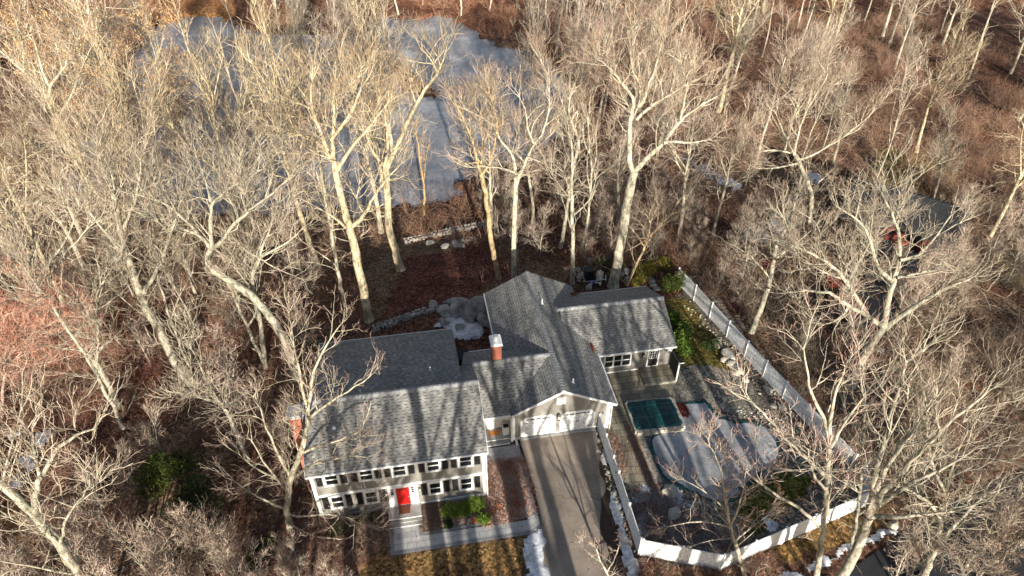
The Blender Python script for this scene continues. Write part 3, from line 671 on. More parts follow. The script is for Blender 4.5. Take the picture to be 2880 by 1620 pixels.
for x, y, z in ((7.08, 0, 1.95), (4.76, 0, 1.95), (18.13, 4.66, 2.25), (26.92, 10.47, 1.85)):
    s_ = 1.25 if z > 1.96 else 1.0 if y > 9 else .7
    mb = MB(); mb.box(x-.05*s_, x+.05*s_, y-.03, y, z-.12*s_, z+.14*s_)
    mb.hexa([(x-.12*s_, y-.27*s_, z+.12*s_), (x+.12*s_, y-.27*s_, z+.12*s_), (x+.12*s_, y-.03, z+.12*s_), (x-.12*s_, y-.03, z+.12*s_)], [(x-.03, y-.17*s_, z+.27*s_), (x+.03, y-.17*s_, z+.27*s_), (x+.03, y-.12*s_, z+.27*s_), (x-.03, y-.12*s_, z+.27*s_)])
    for ax in (-.09, .09):
        for ay in (-.24, -.06): mb.box(x+ax*s_-.012, x+ax*s_+.012, y+ay*s_-.012, y+ay*s_+.012, z-.2*s_, z+.12*s_)
    mb.box(x-.1*s_, x+.1*s_, y-.25*s_, y-.05*s_, z-.23*s_, z-.2*s_)
    l_ = mb.build('wall_lantern', M['black'], H)
    mb = MB(); mb.box(x-.07*s_, x+.07*s_, y-.22*s_, y-.08*s_, z-.19*s_, z+.1*s_); mb.build('lantern_glass', M['tan'], l_)
# front stoop
mb = MB(); mb.box(4.7, 7.03, -1.1, -.051, 0, .32); mb.box(4.7, 7.03, -1.35, -1.1, 0, .18); mb.box(4.7, 7.03, -1.62, -1.35, .0, .1); mb.build('front_stoop', M['concrete'], H)
mb = MB(); mb.box(4.68, 7.05, -1.14, -1.1, .26, .325); mb.box(4.68, 7.05, -1.66, -1.62, .0, .105); mb.build('step_edge', M['snowstone'] if 'snowstone' in M else M['white'], H)
tag(link_mesh('doormat', *(lambda m: (m.v, m.f))((lambda m: (m.box(5.45, 6.25, -.78, -.15, .32, .345), m)[1])(MB())), M['mat_brown'], loc=(5.85, -.45, .32)), 'brown doormat on the stoop before the red front door', 'doormat')
# garage doors
def garage_door(x0, x1, z0=.30, z1=2.36):
    y = 4.66; c = .32
    f = MB(); o_ = [(x0-.12, z0), (x1+.12, z0), (x1+.12, z1-c+.05), (x1-c+.05, z1+.12), (x0+c-.05, z1+.12), (x0-.12, z1-c+.05)]
    f.prism([(a, y-.03, b) for a, b in o_], (0, .028, 0)); fr = f.build('garage_door', M['white'], H)
    f = MB(); o_ = [(x0, z0), (x1, z0), (x1, z1-c), (x1-c, z1), (x0+c, z1), (x0, z1-c)]; f.prism([(a, y-.05, b) for a, b in o_], (0, .018, 0)); 
    for k in range(1, 4): zz = z0+(z1-z0)*k/4; f.box(x0+.01, x1-.01, y-.056, y-.05, zz-.035, zz-.01)
    f.build('door_panel', M['vinyl'], fr)
    h = MB()
    for k in range(8):
        a = x0+.34+(x1-x0-.68)*k/8+(.02 if k % 2 else -.02); h.box(a+.02, a+.21, y-.064, y-.055, z1-.2, z1-.08)
    h.build('window_pane', M['glass'], fr)
    h = MB()
    for sx, d in ((x0+.05, 1), (x1-.05, -1)):
        for zz in (z0+.35, z1-.5): h.box(min(sx, sx+d*.42), max(sx, sx+d*.42), y-.066, y-.055, zz-.022, zz+.022)
    h.build('strap_hinge', M['black'], fr)
    h = MB(); xm = (x0+x1)/2
    for sx in (xm-.08, xm+.08): h.box(sx-.018, sx+.018, y-.085, y-.055, 1.22, 1.48)
    h.build('handle', M['black'], fr)
garage_door(15.28, 17.84); garage_door(18.42, 20.98)
mb = MB(); mb.box(17.95, 18.65, 4.61, 4.658, 3.5, 4.28)
for k in range(7): mb.box(18.0, 18.6, 4.595, 4.61, 3.56+k*.1, 3.62+k*.1)
mb.build('gable_vent', M['white'], H)
mb = MB(); mb.box(14.7, 15.13, 4.61, 4.658, .0, .3); mb.box(17.98, 18.28, 4.6, 4.658, .25, .4); mb.box(21.12, 22.0, 4.62, 4.658, .25, .42); mb.build('base_trim', M['white'], H)
mb = MB(); mb.box(21.7, 21.78, 4.6, 4.66, 1.75, 2.0); mb.build('thermometer', M['black'], H)
# porch in the link
mb = MB(); mb.box(W_+.05, 14.54, 4.7, 5.9, -.02, .3); mb.box(W_+.25, 14.3, 4.3, 4.7, -.02, .16); mb.build('porch_floor', M['concrete'], H)
mb = MB(); mb.box(W_+.03, 14.54, 5.88, 5.899, .3, 2.75); mb.box(14.47, 14.572, 4.74, 5.88, .3, 2.75); mb.box(14.38, 14.56, 4.5, 4.66, -.02, 2.8); mb.box(W_+.26, 14.3, 4.27, 4.3, .08, .165); mb.box(W_+.05, 14.5, 4.67, 4.7, .22, .305); mb.build('porch_lining', M['white'], H)
mb = MB(); mb.box(12.55, 13.45, 5.82, 5.88, .3, 2.35); sd_ = mb.build('storm_door', M['white'], H)
mb = MB(); mb.box(12.67, 13.33, 5.805, 5.82, 1.2, 2.2); mb.build('pane', M['tan'], sd_)
def one(name, label, cat, mat, fn, group=None):
    mb = MB(); fn(mb); c = np.array(mb.v); loc = ((c[:, 0].min()+c[:, 0].max())/2, (c[:, 1].min()+c[:, 1].max())/2, c[:, 2].min())
    return tag(link_mesh(name, c, mb.f, mat, loc=loc, uv=mb.uv), label, cat, group)
one('doormat', 'orange brown mat on the covered side porch', 'doormat', M['mat_orange'], lambda m: m.box(12.75, 13.6, 5.15, 5.6, .302, .325))
bx = thing('storage_box', 'white box with a dark recessed top on the covered side porch', 'box', (14.1, 5.35, .3))
mb = MB(); mb.box(13.85, 14.35, 5.0, 5.55, .32, 1.1); mb.box(13.85, 14.35, 5.0, 5.06, 1.1, 1.15); mb.box(13.85, 14.35, 5.49, 5.55, 1.1, 1.15); mb.build('body', M['white'], bx)
mb = MB(); mb.box(13.9, 14.3, 5.07, 5.48, 1.1, 1.125); mb.build('lid', M['black'], bx)
one('splash_block', 'small white splash blocks at the foot of the garage downspout by the porch', 'splash block', M['white'], lambda m: (m.hexa([(14.72, 4.05, .06), (14.88, 4.05, .06), (14.88, 4.55, .06), (14.72, 4.55, .06)], [(14.72, 4.05, .1), (14.88, 4.05, .1), (14.88, 4.55, .24), (14.72, 4.55, .24)]), m.box(14.72, 14.75, 4.05, 4.55, .1, .26), m.box(14.85, 14.88, 4.05, 4.55, .1, .26)))
# wing wall: triple window and door
window(23.45, 25.9, .72, 2.22, 10.47, False, 3, .12)
mb = MB(); a, b_ = 27.32, 28.4
mb.box(a, a+.12, 10.41, 10.47, .3, 2.34); mb.box(b_-.12, b_, 10.41, 10.47, .3, 2.34); mb.box(a+.12, b_-.12, 10.41, 10.47, 2.2, 2.34); mb.box(a+.12, b_-.12, 10.41, 10.47, .3, .36); mb.build('door_surround', M['white'], H)
mb = MB(); mb.box(a+.12, b_-.12, 10.43, 10.465, .36, 2.2); pd = mb.build('patio_door', M['black'], H)
mb = MB(); 
for k in range(4): xx = a+.2+k*(b_-a-.44)/3; mb.box(xx-.025, xx+.025, 10.415, 10.43, 1.25, 2.12)
for k in range(4): zz = 1.25+k*.29; mb.box(a+.2, b_-.24, 10.41, 10.428, zz-.022, zz+.022)
mb.build('muntin', M['white'], pd)
mb = MB(); mb.box(26.65, 29.3, 8.45, 10.44, 0, .3); mb.build('side_stoop', M['bluestone'], H)
mb = MB(); mb.box(26.6, 29.35, 8.38, 8.45, 0, .29); mb.build('step_edge', M['coping'], H)
mb = MB(); mb.cyl((29.15, 10.47, 2.2), (29.15, 10.3, 2.2), .06, n=8); mb.cyl((29.1, 10.3, 2.22), (29.0, 10.15, 2.12), .05, .08, n=10); mb.cyl((29.2, 10.3, 2.22), (29.3, 10.15, 2.12), .05, .08, n=10); mb.build('floodlight', M['white'], H)
sc = thing('privacy_screen', 'dark louvred privacy screen with a white post at the end of the side stoop', 'screen', (29.4, 9.4, 0))
mb = MB()
for k in range(22):
    zz = .36+k*.085
    mb.hexa([(29.36, 8.6, zz), (29.44, 8.6, zz-.03), (29.44, 10.4, zz-.03), (29.36, 10.4, zz)], [(29.36, 8.6, zz+.02), (29.44, 8.6, zz-.01), (29.44, 10.4, zz-.01), (29.36, 10.4, zz+.02)])
mb.build('louvres', M['screen'] if 'screen' in M else M['darkwall'], sc)
mb = MB(); mb.box(29.36, 29.48, 8.48, 8.6, 0, 2.25); mb.box(29.33, 29.9, 8.46, 8.5, 2.2, 2.26); mb.box(29.36, 29.46, 10.35, 10.42, 0, 2.25); mb.build('post', M['white'], sc)
# a few plain windows on the unseen sides
for (yy) in (1.2, 5.6):
    for zz in (1.1, 3.7):
        f = MB(); f.box(-.05, 0, yy, yy+1.0, zz, zz+1.3); o = f.build('window', M['white'], H); f = MB(); f.box(-.06, -.05, yy+.12, yy+.88, zz+.12, zz+1.18); f.build('pane', M['glass'], o)
# decks between the rear wings
mb = MB(); mb.box(11.0, 14.3, 12.2, 13.3, -.2, .9); mb.build('rear_deck', M['concrete'], H)
def bbq(m):
    m.hexa([(11.05, 11.95, .9), (12.1, 11.95, .9), (12.1, 13.1, .9), (11.05, 13.1, .9)], [(11.05, 11.95, 2.3), (12.1, 11.95, 2.3), (12.05, 13.0, 2.45), (11.1, 13.0, 2.45)])
one('covered_grill', 'black covered grill standing on the rear deck beside the shingled rear wing', 'grill', M['dark'], bbq)
one('storage_chest', 'long black chest on the deck against the garage wall', 'storage chest', M['dark'], lambda m: (m.box(12.95, 14.2, 13.3, 13.8, .3, 1.2), m.box(12.9, 14.25, 13.25, 13.85, 1.2, 1.27)))
one('stone_planter', 'pale concrete planter box on the rear deck', 'planter', M['concrete'], lambda m: (m.box(12.15, 13.3, 12.9, 13.2, .9, 1.25), m.box(12.15, 12.25, 12.5, 13.2, .9, 1.25), m.box(13.2, 13.3, 12.5, 13.2, .9, 1.25)))

# ------------------------------------------------------------------ fences
def fence(label, pts, posts_at=None, h=1.83, cap=True, step=2.42):
    t = thing('vinyl_fence', label, 'fence', (pts[0][0], pts[0][1], 0), 'white vinyl privacy fences round the pool garden')
    P = []
    for i in range(len(pts)-1):
        a = np.array(pts[i]); b = np.array(pts[i+1]); n = max(1, round(np.linalg.norm(b-a)/step))
        for k in range(n): P.append(a+(b-a)*k/n)
    P.append(np.array(pts[-1]))
    for p in P:
        z = float(hgt(p[0], p[1])); mb = MB(); mb.box(p[0]-.065, p[0]+.065, p[1]-.065, p[1]+.065, z-.1, z+h+.1)
        b = [(p[0]+sx*.085, p[1]+sy*.085, z+h+.1) for sx, sy in ((-1, -1), (1, -1), (1, 1), (-1, 1))]; mb.prism(b, (0, 0, .03))
        for q in range(4): mb.poly([tuple(np.array(b[q])+(0, 0, .03)), tuple(np.array(b[(q+1) % 4])+(0, 0, .03)), (p[0], p[1], z+h+.19)])
        mb.build('post', M['vinyl'], t)
    for a, b in zip(P[:-1], P[1:]):
        d = (b-a)/np.linalg.norm(b-a); nn = np.array([-d[1], d[0]]); a2 = a+d*.067; b2 = b-d*.067; Ln = np.linalg.norm(b2-a2)
        za, zb = float(hgt(*a)), float(hgt(*b)); mb = MB()
        def seg(u0, u1, w_, z0, z1):
            p, q = a2+d*u0, a2+d*u1; zp = za+(zb-za)*u0/Ln; zq = za+(zb-za)*u1/Ln
            c = [p-nn*w_, q-nn*w_, q+nn*w_, p+nn*w_]; zz = [zp, zq, zq, zp]
            mb.hexa([(*c[i], zz[i]+z0) for i in range(4)], [(*c[i], zz[i]+z1) for i in range(4)])
        seg(0, Ln, .032, .06, .2); seg(0, Ln, .032, h-.12, h)
        m = int(Ln/.15)
        for k in range(m): seg(k*Ln/m+.004, (k+1)*Ln/m-.004, .012, .2, h-.12)
        mb.build('panel', M['vinyl'], t)
    return t
fence('white vinyl fence running from the garage corner down beside the driveway', [(21.45, 4.5), (21.4, .43), (21.4, -.95), (21.3, -6.4)])
fence('white vinyl fence along the front of the pool garden, bending at its middle', [(21.42, -6.5), (26.3, -8.45), (38.55, -5.55)])
fence('short white vinyl fence piece closing the far front corner of the pool garden', [(38.7, -5.4), (39.25, -3.6)])
fence('long white vinyl fence running diagonally behind the wing and pool to the right', [(34.3, 21.6), (34.95, 18.7), (36.5, 10.4), (39.15, -2.5)])
one('latch', 'small black gate latch on the driveway side of the white fence', 'latch', M['black'], lambda m: m.box(21.3, 21.36, -.6, -.5, 1.2, 1.35))

# ------------------------------------------------------------------ rocks and dry stone walls
def rock(c, rx, ry, rz_, seed, label, cat='boulder', name='boulder', mat=None, group='boulders round the house', parent=None, sub=3):
    mb = MB(); rock_mesh(mb, c, rx, ry, rz_, seed, sub); loc = (c[0], c[1], c[2]-rz_*.5)
    o = link_mesh(name, np.array(mb.v), mb.f, mat or M['granite'], loc=loc); return tag(o, label, cat, group)
def stonewall(pts, h, label, wd=.55, sz=.42):
    mb = MB(); sd_ = int(abs(pts[0][0])*10)
    for i in range(len(pts)-1):
        a = np.array(pts[i]); b = np.array(pts[i+1]); L_ = np.linalg.norm(b-a); n = int(L_/(sz*.72)); d = (b-a)/L_; nn = np.array([-d[1], d[0]])
        for lv in range(max(1, int(h/.24))):
            for k in range(n):
                for s_ in (-.22, .22):
                    p = a+d*(L_*(k+rs.uniform(.2, .8))/n)+nn*(s_*wd*1.6+rs.uniform(-.06, .06)); z = float(hgt(*p, False))+lv*.24+.08
                    rock_mesh(mb, (p[0], p[1], z), sz*rs.uniform(.4, .66), sz*rs.uniform(.36, .55), .17*rs.uniform(.8, 1.2), rs.randint(0, 99999), 1)
    c = np.array(mb.v); loc = (pts[0][0], pts[0][1], 0)
    return tag(link_mesh('stone_wall', c, mb.f, M['stone'], loc=loc), label, 'stone wall')
g2 = lambda zf_, x, y: tuple(atg(*zf_(x, y))[:2])
stonewall([g2(z6, 860, 270), g2(z6, 1000, 225), g2(z6, 1150, 170), g2(z6, 1330, 105), g2(z6, 1500, 70)], .7, 'low dry stone wall curving behind the shingled rear wing')
stonewall([g2(zA, 690, 820), g2(zA, 880, 775), g2(zA, 1050, 735), g2(zA, 1200, 705), g2(zA, 1370, 680)], .6, 'dry stone wall farther back, between the leaf strewn yard and the pond', .8, .5)
for k, (x, y, rx, ry, rz_) in enumerate([(1560, 110, 1.0, .8, .8), (1720, 100, 1.3, 1.0, 1.2), (1840, 130, 1.3, 1.2, 1.3), (1900, 60, 1.6, 1.1, .9), (1680, 30, 1.6, .8, .6), (1550, 210, .75, .5, .5), (1700, 260, .7, .5, .4), (1440, 30, .9, .5, .4), (1930, 190, .8, 1.1, .9), (1790, 170, .9, .5, .9)]):
    p = atg(*z6(x, y)); rock((p[0], p[1], p[2]+rz_*.3), rx*1.05, ry*1.05, rz_, 100+k, 'grey granite rock of the ledge between the rear wing and the garage', 'rock', 'ledge_rock', group='ledge rocks behind the house')
for k, (x, y) in enumerate([(890, 825), (1020, 855), (1100, 835), (1150, 815), (1200, 820), (1240, 795), (1130, 850)]):
    p = atg(*zA(x, y)); r_ = rs.uniform(.35, .8); rock((p[0], p[1], p[2]+.1), r_, r_*.7, .35, 200+k, 'pale flat stone lying in the leaf strewn yard before the farther stone wall', 'rock', 'field_rock', M['stone'], 'stones by the farther wall', sub=2)
E1 = [(1130, 130), (1170, 190), (1200, 130), (1540, 190), (1600, 230), (1520, 100), (1560, 130), (1230, 310), (1590, 160), (1250, 60), (1480, 250), (1130, 220), (1400, 20), (1350, 50)]
for k, (x, y) in enumerate(E1):
    p = atg(*z2(x, y)); r_ = rs.uniform(.3, .7); rock((p[0], p[1], p[2]+.1), r_, r_*.8, r_*.6, 300+k, 'grey stone of the rock garden round the pool equipment behind the house', 'rock', 'garden_rock', M['stone'] if k % 2 else M['granite'], 'stones round the pool equipment', sub=2)
for k in range(26):
    p = atg(*z2(rs.uniform(1090, 1210), rs.uniform(110, 250))); r_ = rs.uniform(.1, .22); rock((p[0], p[1], p[2]+.05), r_, r_*.8, r_*.6, 340+k, 'small pale cobble beside the black equipment box behind the house', 'rock', 'cobble', M['coping'], 'cobbles by the equipment box', sub=1)
E2 = [(z4, 1270, 250, .42), (z4, 1180, 130, .4), (z4, 1210, 240, .35), (z4, 840, 240, .3), (z4, 1390, 370, .35), (z4, 470, 860, .8), (z4, 650, 940, .35), (z4, 500, 1010, .75), (z4, 60, 860, .25), (z4, 120, 1000, .2), (z4, 140, 1085, .22), (z4, 860, 190, .35),
      (z5, 1410, 1040, .9), (z5, 1500, 1200, .8), (z5, 1440, 1130, .6), (z5, 1790, 1380, .6), (z5, 1300, 930, .7), (z5, 1380, 1090, .5), (z5, 1560, 1270, .5), (z5, 1510, 1015, .25), (z5, 1660, 1165, .2), (z3, 1360, 560, .25), (z3, 1390, 640, .22), (z3, 1490, 1000, .25), (z3, 1560, 1240, .3), (z3, 1570, 1330, .22), (zH, 1010, 1115, .45), (zH, 270, 345, .3)]
for k, (zf_, x, y, r_) in enumerate(E2):
    p = atg(*zf_(x, y)); rock((p[0], p[1], p[2]+r_*.2), r_, r_*rs.uniform(.6, .9), r_*.6, 400+k, 'weathered field stone lying in the beds round the pool garden', 'rock', 'field_rock', M['coping'] if k % 3 else M['stone'], 'stones in the pool garden beds', sub=2)
# many small stones scattered along the fence feet
def pebbles(path, n, spread, label, rr=(.05, .16)):
    mb = MB()
    for k in range(n):
        u = rs.uniform(0, len(path)-1.001); i = int(u); a = np.array(path[i]); b = np.array(path[i+1]); p = a+(b-a)*(u-i)+np.array([rs.gauss(0, spread), rs.gauss(0, spread)])
        r_ = rs.uniform(*rr); rock_mesh(mb, (p[0], p[1], float(hgt(*p, False))+r_*.3), r_, r_*.8, r_*.6, rs.randint(0, 99999), 1)
    return tag(link_mesh('gravel', np.array(mb.v), mb.f, M['coping'], loc=(path[0][0], path[0][1], 0)), label, 'gravel', kind='stuff')
pebbles([(21.15, 3.9), (21.1, 1), (21.0, -2), (20.9, -6)], 150, .16, 'loose stones along the foot of the driveway fence')
pebbles([(34.2, 17.9), (35.9, 10.4), (38.2, -1.5)], 160, .35, 'loose stones along the foot of the long diagonal fence')
pebbles([(33.2, 4.6), (35.8, 3.5), (36.2, 1), (35.2, -1.2)], 160, .45, 'loose stones along the far side of the pool')
pebbles([(24.7, -1.2), (26, -2.9), (28, -4.5)], 110, .5, 'loose stones along the near side of the pool')
# pool equipment
q = atg(*z2(1225, 225)); f = thing('equipment_box', 'tall black ribbed equipment box behind the garage beside the sand filter', 'equipment box', tuple(q))
mb = MB(); mb.box(q[0]-.42, q[0]+.42, q[1]-.4, q[1]+.4, q[2]+.12, q[2]+1.2); mb.box(q[0]-.46, q[0]+.46, q[1]-.44, q[1]+.44, q[2]+1.2, q[2]+1.3)
for k in range(9): mb.box(q[0]-.45, q[0]+.45, q[1]-.44, q[1]-.4, q[2]+.22+k*.1, q[2]+.27+k*.1)
mb.build('body', M['dark'], f); mb = MB(); mb.box(q[0]-.5, q[0]+.5, q[1]-.5, q[1]+.5, q[2]-.05, q[2]+.12); mb.build('base', M['concrete'], f)
q = atg(*z2(1330, 235)); f = thing('sand_filter', 'cream domed sand filter tank with white pipes behind the garage', 'filter tank', tuple(q)); mb = MB()
prof = [(.30, 0), (.36, .15), (.38, .5), (.38, .75), (.34, .95), (.24, 1.1), (.1, 1.18), (.09, 1.26)]
for (r0, a), (r1, b) in zip(prof[:-1], prof[1:]): mb.cyl((q[0], q[1], q[2]+a), (q[0], q[1], q[2]+b), r0, r1, n=20, caps=False)
mb.poly([(q[0]+.09*math.cos(t), q[1]+.09*math.sin(t), q[2]+1.26) for t in np.linspace(0, 6.28, 9)[:-1]]); mb.build('tank', M['tan'], f, smooth=True)
mb = MB(); mb.cyl((q[0]-.5, q[1]-.45, q[2]+.4), (q[0]+.6, q[1]-.45, q[2]+.4), .04); mb.cyl((q[0]-.5, q[1]-.45, q[2]+.4), (q[0]-.55, q[1]-.6, q[2]+.1), .04); mb.cyl((q[0]+.5, q[1]-.45, q[2]+.1), (q[0]+.5, q[1]-.45, q[2]+.9), .04); mb.cyl((q[0], q[1]-.45, q[2]+.4), (q[0], q[1]-.3, q[2]+.8), .05); mb.build('pipe', M['white'], f)
q = atg(*z2(1330, 285)); f = thing('pool_pump', 'black pump with white fittings in front of the sand filter', 'pump', tuple(q)); mb = MB(); mb.cyl((q[0]-.05, q[1]+.3, q[2]+.25), (q[0]+.05, q[1]-.2, q[2]+.25), .14, n=12); mb.box(q[0]-.2, q[0]+.2, q[1]-.3, q[1]+.3, q[2], q[2]+.1); mb.build('body', M['black'], f)
mb = MB(); mb.cyl((q[0], q[1]-.2, q[2]+.2), (q[0], q[1]-.2, q[2]+.5), .1, n=10); mb.cyl((q[0], q[1]-.2, q[2]+.45), (q[0]-.5, q[1]-.1, q[2]+.5), .035); mb.build('fitting', M['white'], f)
q = atg(*z2(1255, 275)); one('bucket', 'blue purple bucket on the ground beside the pool pump', 'bucket', M['purple'], lambda m: (m.cyl((q[0], q[1], q[2]), (q[0], q[1], q[2]+.32), .15, .2, n=14, caps=False), m.cyl((q[0], q[1], q[2]), (q[0], q[1], q[2]+.02), .15, n=14), m.cyl((q[0], q[1], q[2]+.3), (q[0], q[1], q[2]+.33), .21, n=14)))
for k, (x, y) in enumerate([(1830, 240), (1850, 280), (1890, 320), (1800, 215)]):
    q = atg(*z2(x, y)); one('stepping_stone', 'flat stepping stone on the path behind the right wing', 'stepping stone', M['stone'], lambda m: m.hexa([(q[0]-.4, q[1]-.3, q[2]), (q[0]+.4, q[1]-.25, q[2]), (q[0]+.35, q[1]+.3, q[2]), (q[0]-.35, q[1]+.25, q[2])], [(q[0]-.38, q[1]-.28, q[2]+.09), (q[0]+.38, q[1]-.23, q[2]+.09), (q[0]+.33, q[1]+.28, q[2]+.09), (q[0]-.33, q[1]+.23, q[2]+.09)]), 'stepping stones behind the right wing')

# ------------------------------------------------------------------ snow left on the ground
SN = MB()
def snow(pts, th=.06, seed=1, jag=.12, zf_=None):
    P = gpoly(pts) if not isinstance(pts[0][0], np.floating) else pts
    P = sheet('', P, None, 0, jag, seed); xs = [p[0] for p in P]; ys_ = [p[1] for p in P]; st = .17 if (max(xs)-min(xs))*(max(ys_)-min(ys_)) < 60 else .3
    x0, x1, y0, y1 = min(xs), max(xs), min(ys_), max(ys_); nxx = int((x1-x0)/st)+2; nyy = int((y1-y0)/st)+2
    X, Y = np.meshgrid(x0+np.arange(nxx)*st, y0+np.arange(nyy)*st); ins = inpoly(X+(fbm(X, Y, .5, seed)-.5)*.4, Y+(fbm(X, Y, .5, seed+3)-.5)*.4, P) & (fbm(X, Y, .7, seed+7) > .25)
    zz = np.maximum(hgt(X, Y, False), -1.9) if zf_ is None else np.vectorize(lambda a, b: zf_((a, b)))(X, Y)
    base = len(SN.v); hh = zz+th*(.5+.9*fbm(X, Y, .4, seed+9))
    k = ins.astype(float); kk = k.copy(); kk[1:-1, 1:-1] = (k[1:-1, 1:-1]+k[:-2, 1:-1]+k[2:, 1:-1]+k[1:-1, :-2]+k[1:-1, 2:])/5
    hh = zz-.03+(hh-zz+.03)*kk
    for j in range(nyy):
        for i in range(nxx): SN.v.append(np.array([X[j, i], Y[j, i], hh[j, i]]))
    for j in range(nyy-1):
        for i in range(nxx-1):
            if k[j, i]+k[j, i+1]+k[j+1, i]+k[j+1, i+1] >= 2: SN.f.append([base+j*nxx+i, base+j*nxx+i+1, base+(j+1)*nxx+i+1, base+(j+1)*nxx+i]); SN.uv += [(0, 0)]*4
snow([z3(*p) for p in [(1340, 590), (1410, 730), (1480, 880), (1470, 960), (1410, 920), (1380, 800), (1345, 720)]], .08, 11, .06)
snow([z3(*p) for p in [(560, 1150), (620, 1190), (650, 1330), (700, 1460), (470, 1470), (560, 1320), (570, 1220)]], .1, 12, .06)
snow([z1(*p) for p in [(2330, 590), (2370, 600), (2400, 720), (2440, 850), (2280, 810)]], .1, 13, .05)
snow([dd(*p) for p in [(1318, 1352), (1362, 1335), (1372, 1400), (1385, 1475), (1330, 1475), (1320, 1400)]], .12, 14, .1)
snow([z4(*p) for p in [(45, 860), (75, 850), (110, 950), (130, 1080), (160, 1200), (200, 1290), (235, 1340), (250, 1449), (260, 1560), (170, 1560), (160, 1400), (120, 1240), (100, 1080), (50, 990)]], .12, 15, .08)
snow([z6(*p) for p in [(1440, 240), (1560, 190), (1640, 110), (1700, 160), (1880, 200), (1950, 300), (1890, 350), (1740, 375), (1620, 350), (1640, 280), (1560, 260)]], .25, 16, .1)
snow([z6(*p) for p in [(1340, 200), (1390, 190), (1380, 210)]], .08, 17, .05)
for i, pp in enumerate([[(0, 500), (140, 520), (140, 600), (60, 625), (-40, 590)], [(160, 390), (250, 375), (240, 480), (200, 540), (150, 470)], [(-20, 670), (45, 690), (30, 740), (-20, 720)], [(455, 1040), (500, 1035), (620, 1120), (765, 1225), (760, 1260), (620, 1180), (500, 1100)], [(800, 1290), (860, 1320), (850, 1340), (805, 1315)], [(380, 130), (490, 150), (480, 200), (400, 190)], [(300, 270), (360, 290), (340, 330), (295, 310)]]):
    snow([zF(*p) for p in pp], .12, 30+i, .2)
snow([zD(*p) for p in [(0, 1090), (120, 1150), (330, 1240), (480, 1330), (400, 1320), (230, 1250), (60, 1150)]], .12, 38, .4); snow([zD(*p) for p in [(150, 1190), (400, 1290), (380, 1330), (200, 1240)]], .12, 39, .4)
for i, pp in enumerate([[(160, 700), (235, 680), (245, 740), (190, 780), (150, 750)], [(80, 840), (150, 815), (170, 870), (130, 905), (85, 880)], [(20, 940), (80, 925), (105, 970), (60, 1000), (20, 980)], [(0, 700), (60, 690), (70, 720), (0, 730)], [(1120, 150), (1170, 130), (1150, 230), (1120, 230)]]):
    snow([zG(*p) for p in pp], .14, 50+i, .15)
for i, pp in enumerate([[(600, 1330), (700, 1260), (830, 1190), (1070, 1130), (1060, 1150), (840, 1240), (700, 1300), (610, 1360)], [(440, 1370), (600, 1330), (600, 1370), (450, 1420)], [(250, 1449), (320, 1400), (430, 1440), (430, 1520), (240, 1520)], [(170, 1050), (250, 1130), (240, 1160), (180, 1150)], [(1660, 1260), (1740, 1285), (1720, 1290)], [(1400, 1449), (1500, 1430), (1540, 1480), (1400, 1490)]]):
    snow([zH(*p) for p in pp], .12, 60+i, .12)
snow([z4(*p) for p in [(1150, 1020), (1190, 1040), (1230, 1110), (1170, 1120)]], .08, 70, .1)
for i, pp in enumerate([[(200, 800), (330, 810), (300, 900), (240, 920)], [(240, 1000), (310, 1010), (290, 1160), (260, 1150)], [(480, 830), (560, 880), (640, 960), (600, 1010), (520, 930)], [(850, 190), (980, 240), (1000, 290), (930, 290)]]): snow([z4(*p) for p in pp], .05, 80+i, .25)
snow([dd(*p) for p in [(205, 485), (260, 485), (285, 520), (240, 530), (205, 515)]], .1, 92, .3, lambda p: max(LAKE_Z+.02, float(hgt(p[0], p[1]))))
c = np.array(SN.v); tag(link_mesh('snow', c, SN.f, M['snow'], smooth=True), 'patches of old melting snow on the ground', 'snow', kind='stuff')

# ------------------------------------------------------------------ the neighbour's house among the trees on the right
A = at(*zF(690, 215), 6.0); B = at(*zF(1420, 430), 6.0); u = (B-A)[:2]/np.linalg.norm((B-A)[:2]); v = np.array([u[1], -u[0]])   # v points towards the camera
Ln = np.linalg.norm((B-A)[:2]); NH = thing('neighbouring_house', 'dark slate roofed neighbouring house half hidden behind the trees at the right', 'house', (A[0], A[1], 1.0))
def Q(s, t, z): p = A[:2]+u*s+v*t; return (p[0], p[1], z)
def qbox(mb, s0, s1, t0, t1, z0, z1): mb.hexa([Q(s0, t1, z0), Q(s1, t1, z0), Q(s1, t0, z0), Q(s0, t0, z0)], [Q(s0, t1, z1), Q(s1, t1, z1), Q(s1, t0, z1), Q(s0, t0, z1)])
mb = MB(); qbox(mb, .5, Ln-.5, -4.5, 4.5, 0, 3.7); qbox(mb, Ln*.45, Ln*.8, 4.5, 9.5, 0, 2.6); mb.poly([Q(.5, 4.5, 3.7), Q(.5, -4.5, 3.7), Q(.5, 0, 5.8)]); mb.poly([Q(Ln-.5, 4.5, 3.7), Q(Ln-.5, -4.5, 3.7), Q(Ln-.5, 0, 5.8)]); mb.build('wall', M['darkwall'], NH)
mb = MB(); mb.slab(Q(0, 5, 3.6), Q(Ln, 5, 3.6), Q(Ln, 0, 6), Q(0, 0, 6), .15); mb.slab(Q(Ln, -5, 3.6), Q(0, -5, 3.6), Q(0, 0, 6), Q(Ln, 0, 6), .15); r_ = mb.build('roof', M['slate'], NH)
mb = MB(); mb.slab(Q(Ln*.42, 10, 2.7), Q(Ln*.83, 10, 2.7), Q(Ln*.83, 4.4, 3.4), Q(Ln*.42, 4.4, 3.4), .15); mb.build('porch_roof', M['slate'], NH)
mb = MB(); c_ = Q(2.2, 1.2, 0); mb.box(c_[0]-.5, c_[0]+.5, c_[1]-.4, c_[1]+.4, 4, 6.6); mb.build('chimney', M['darkwall'], r_)
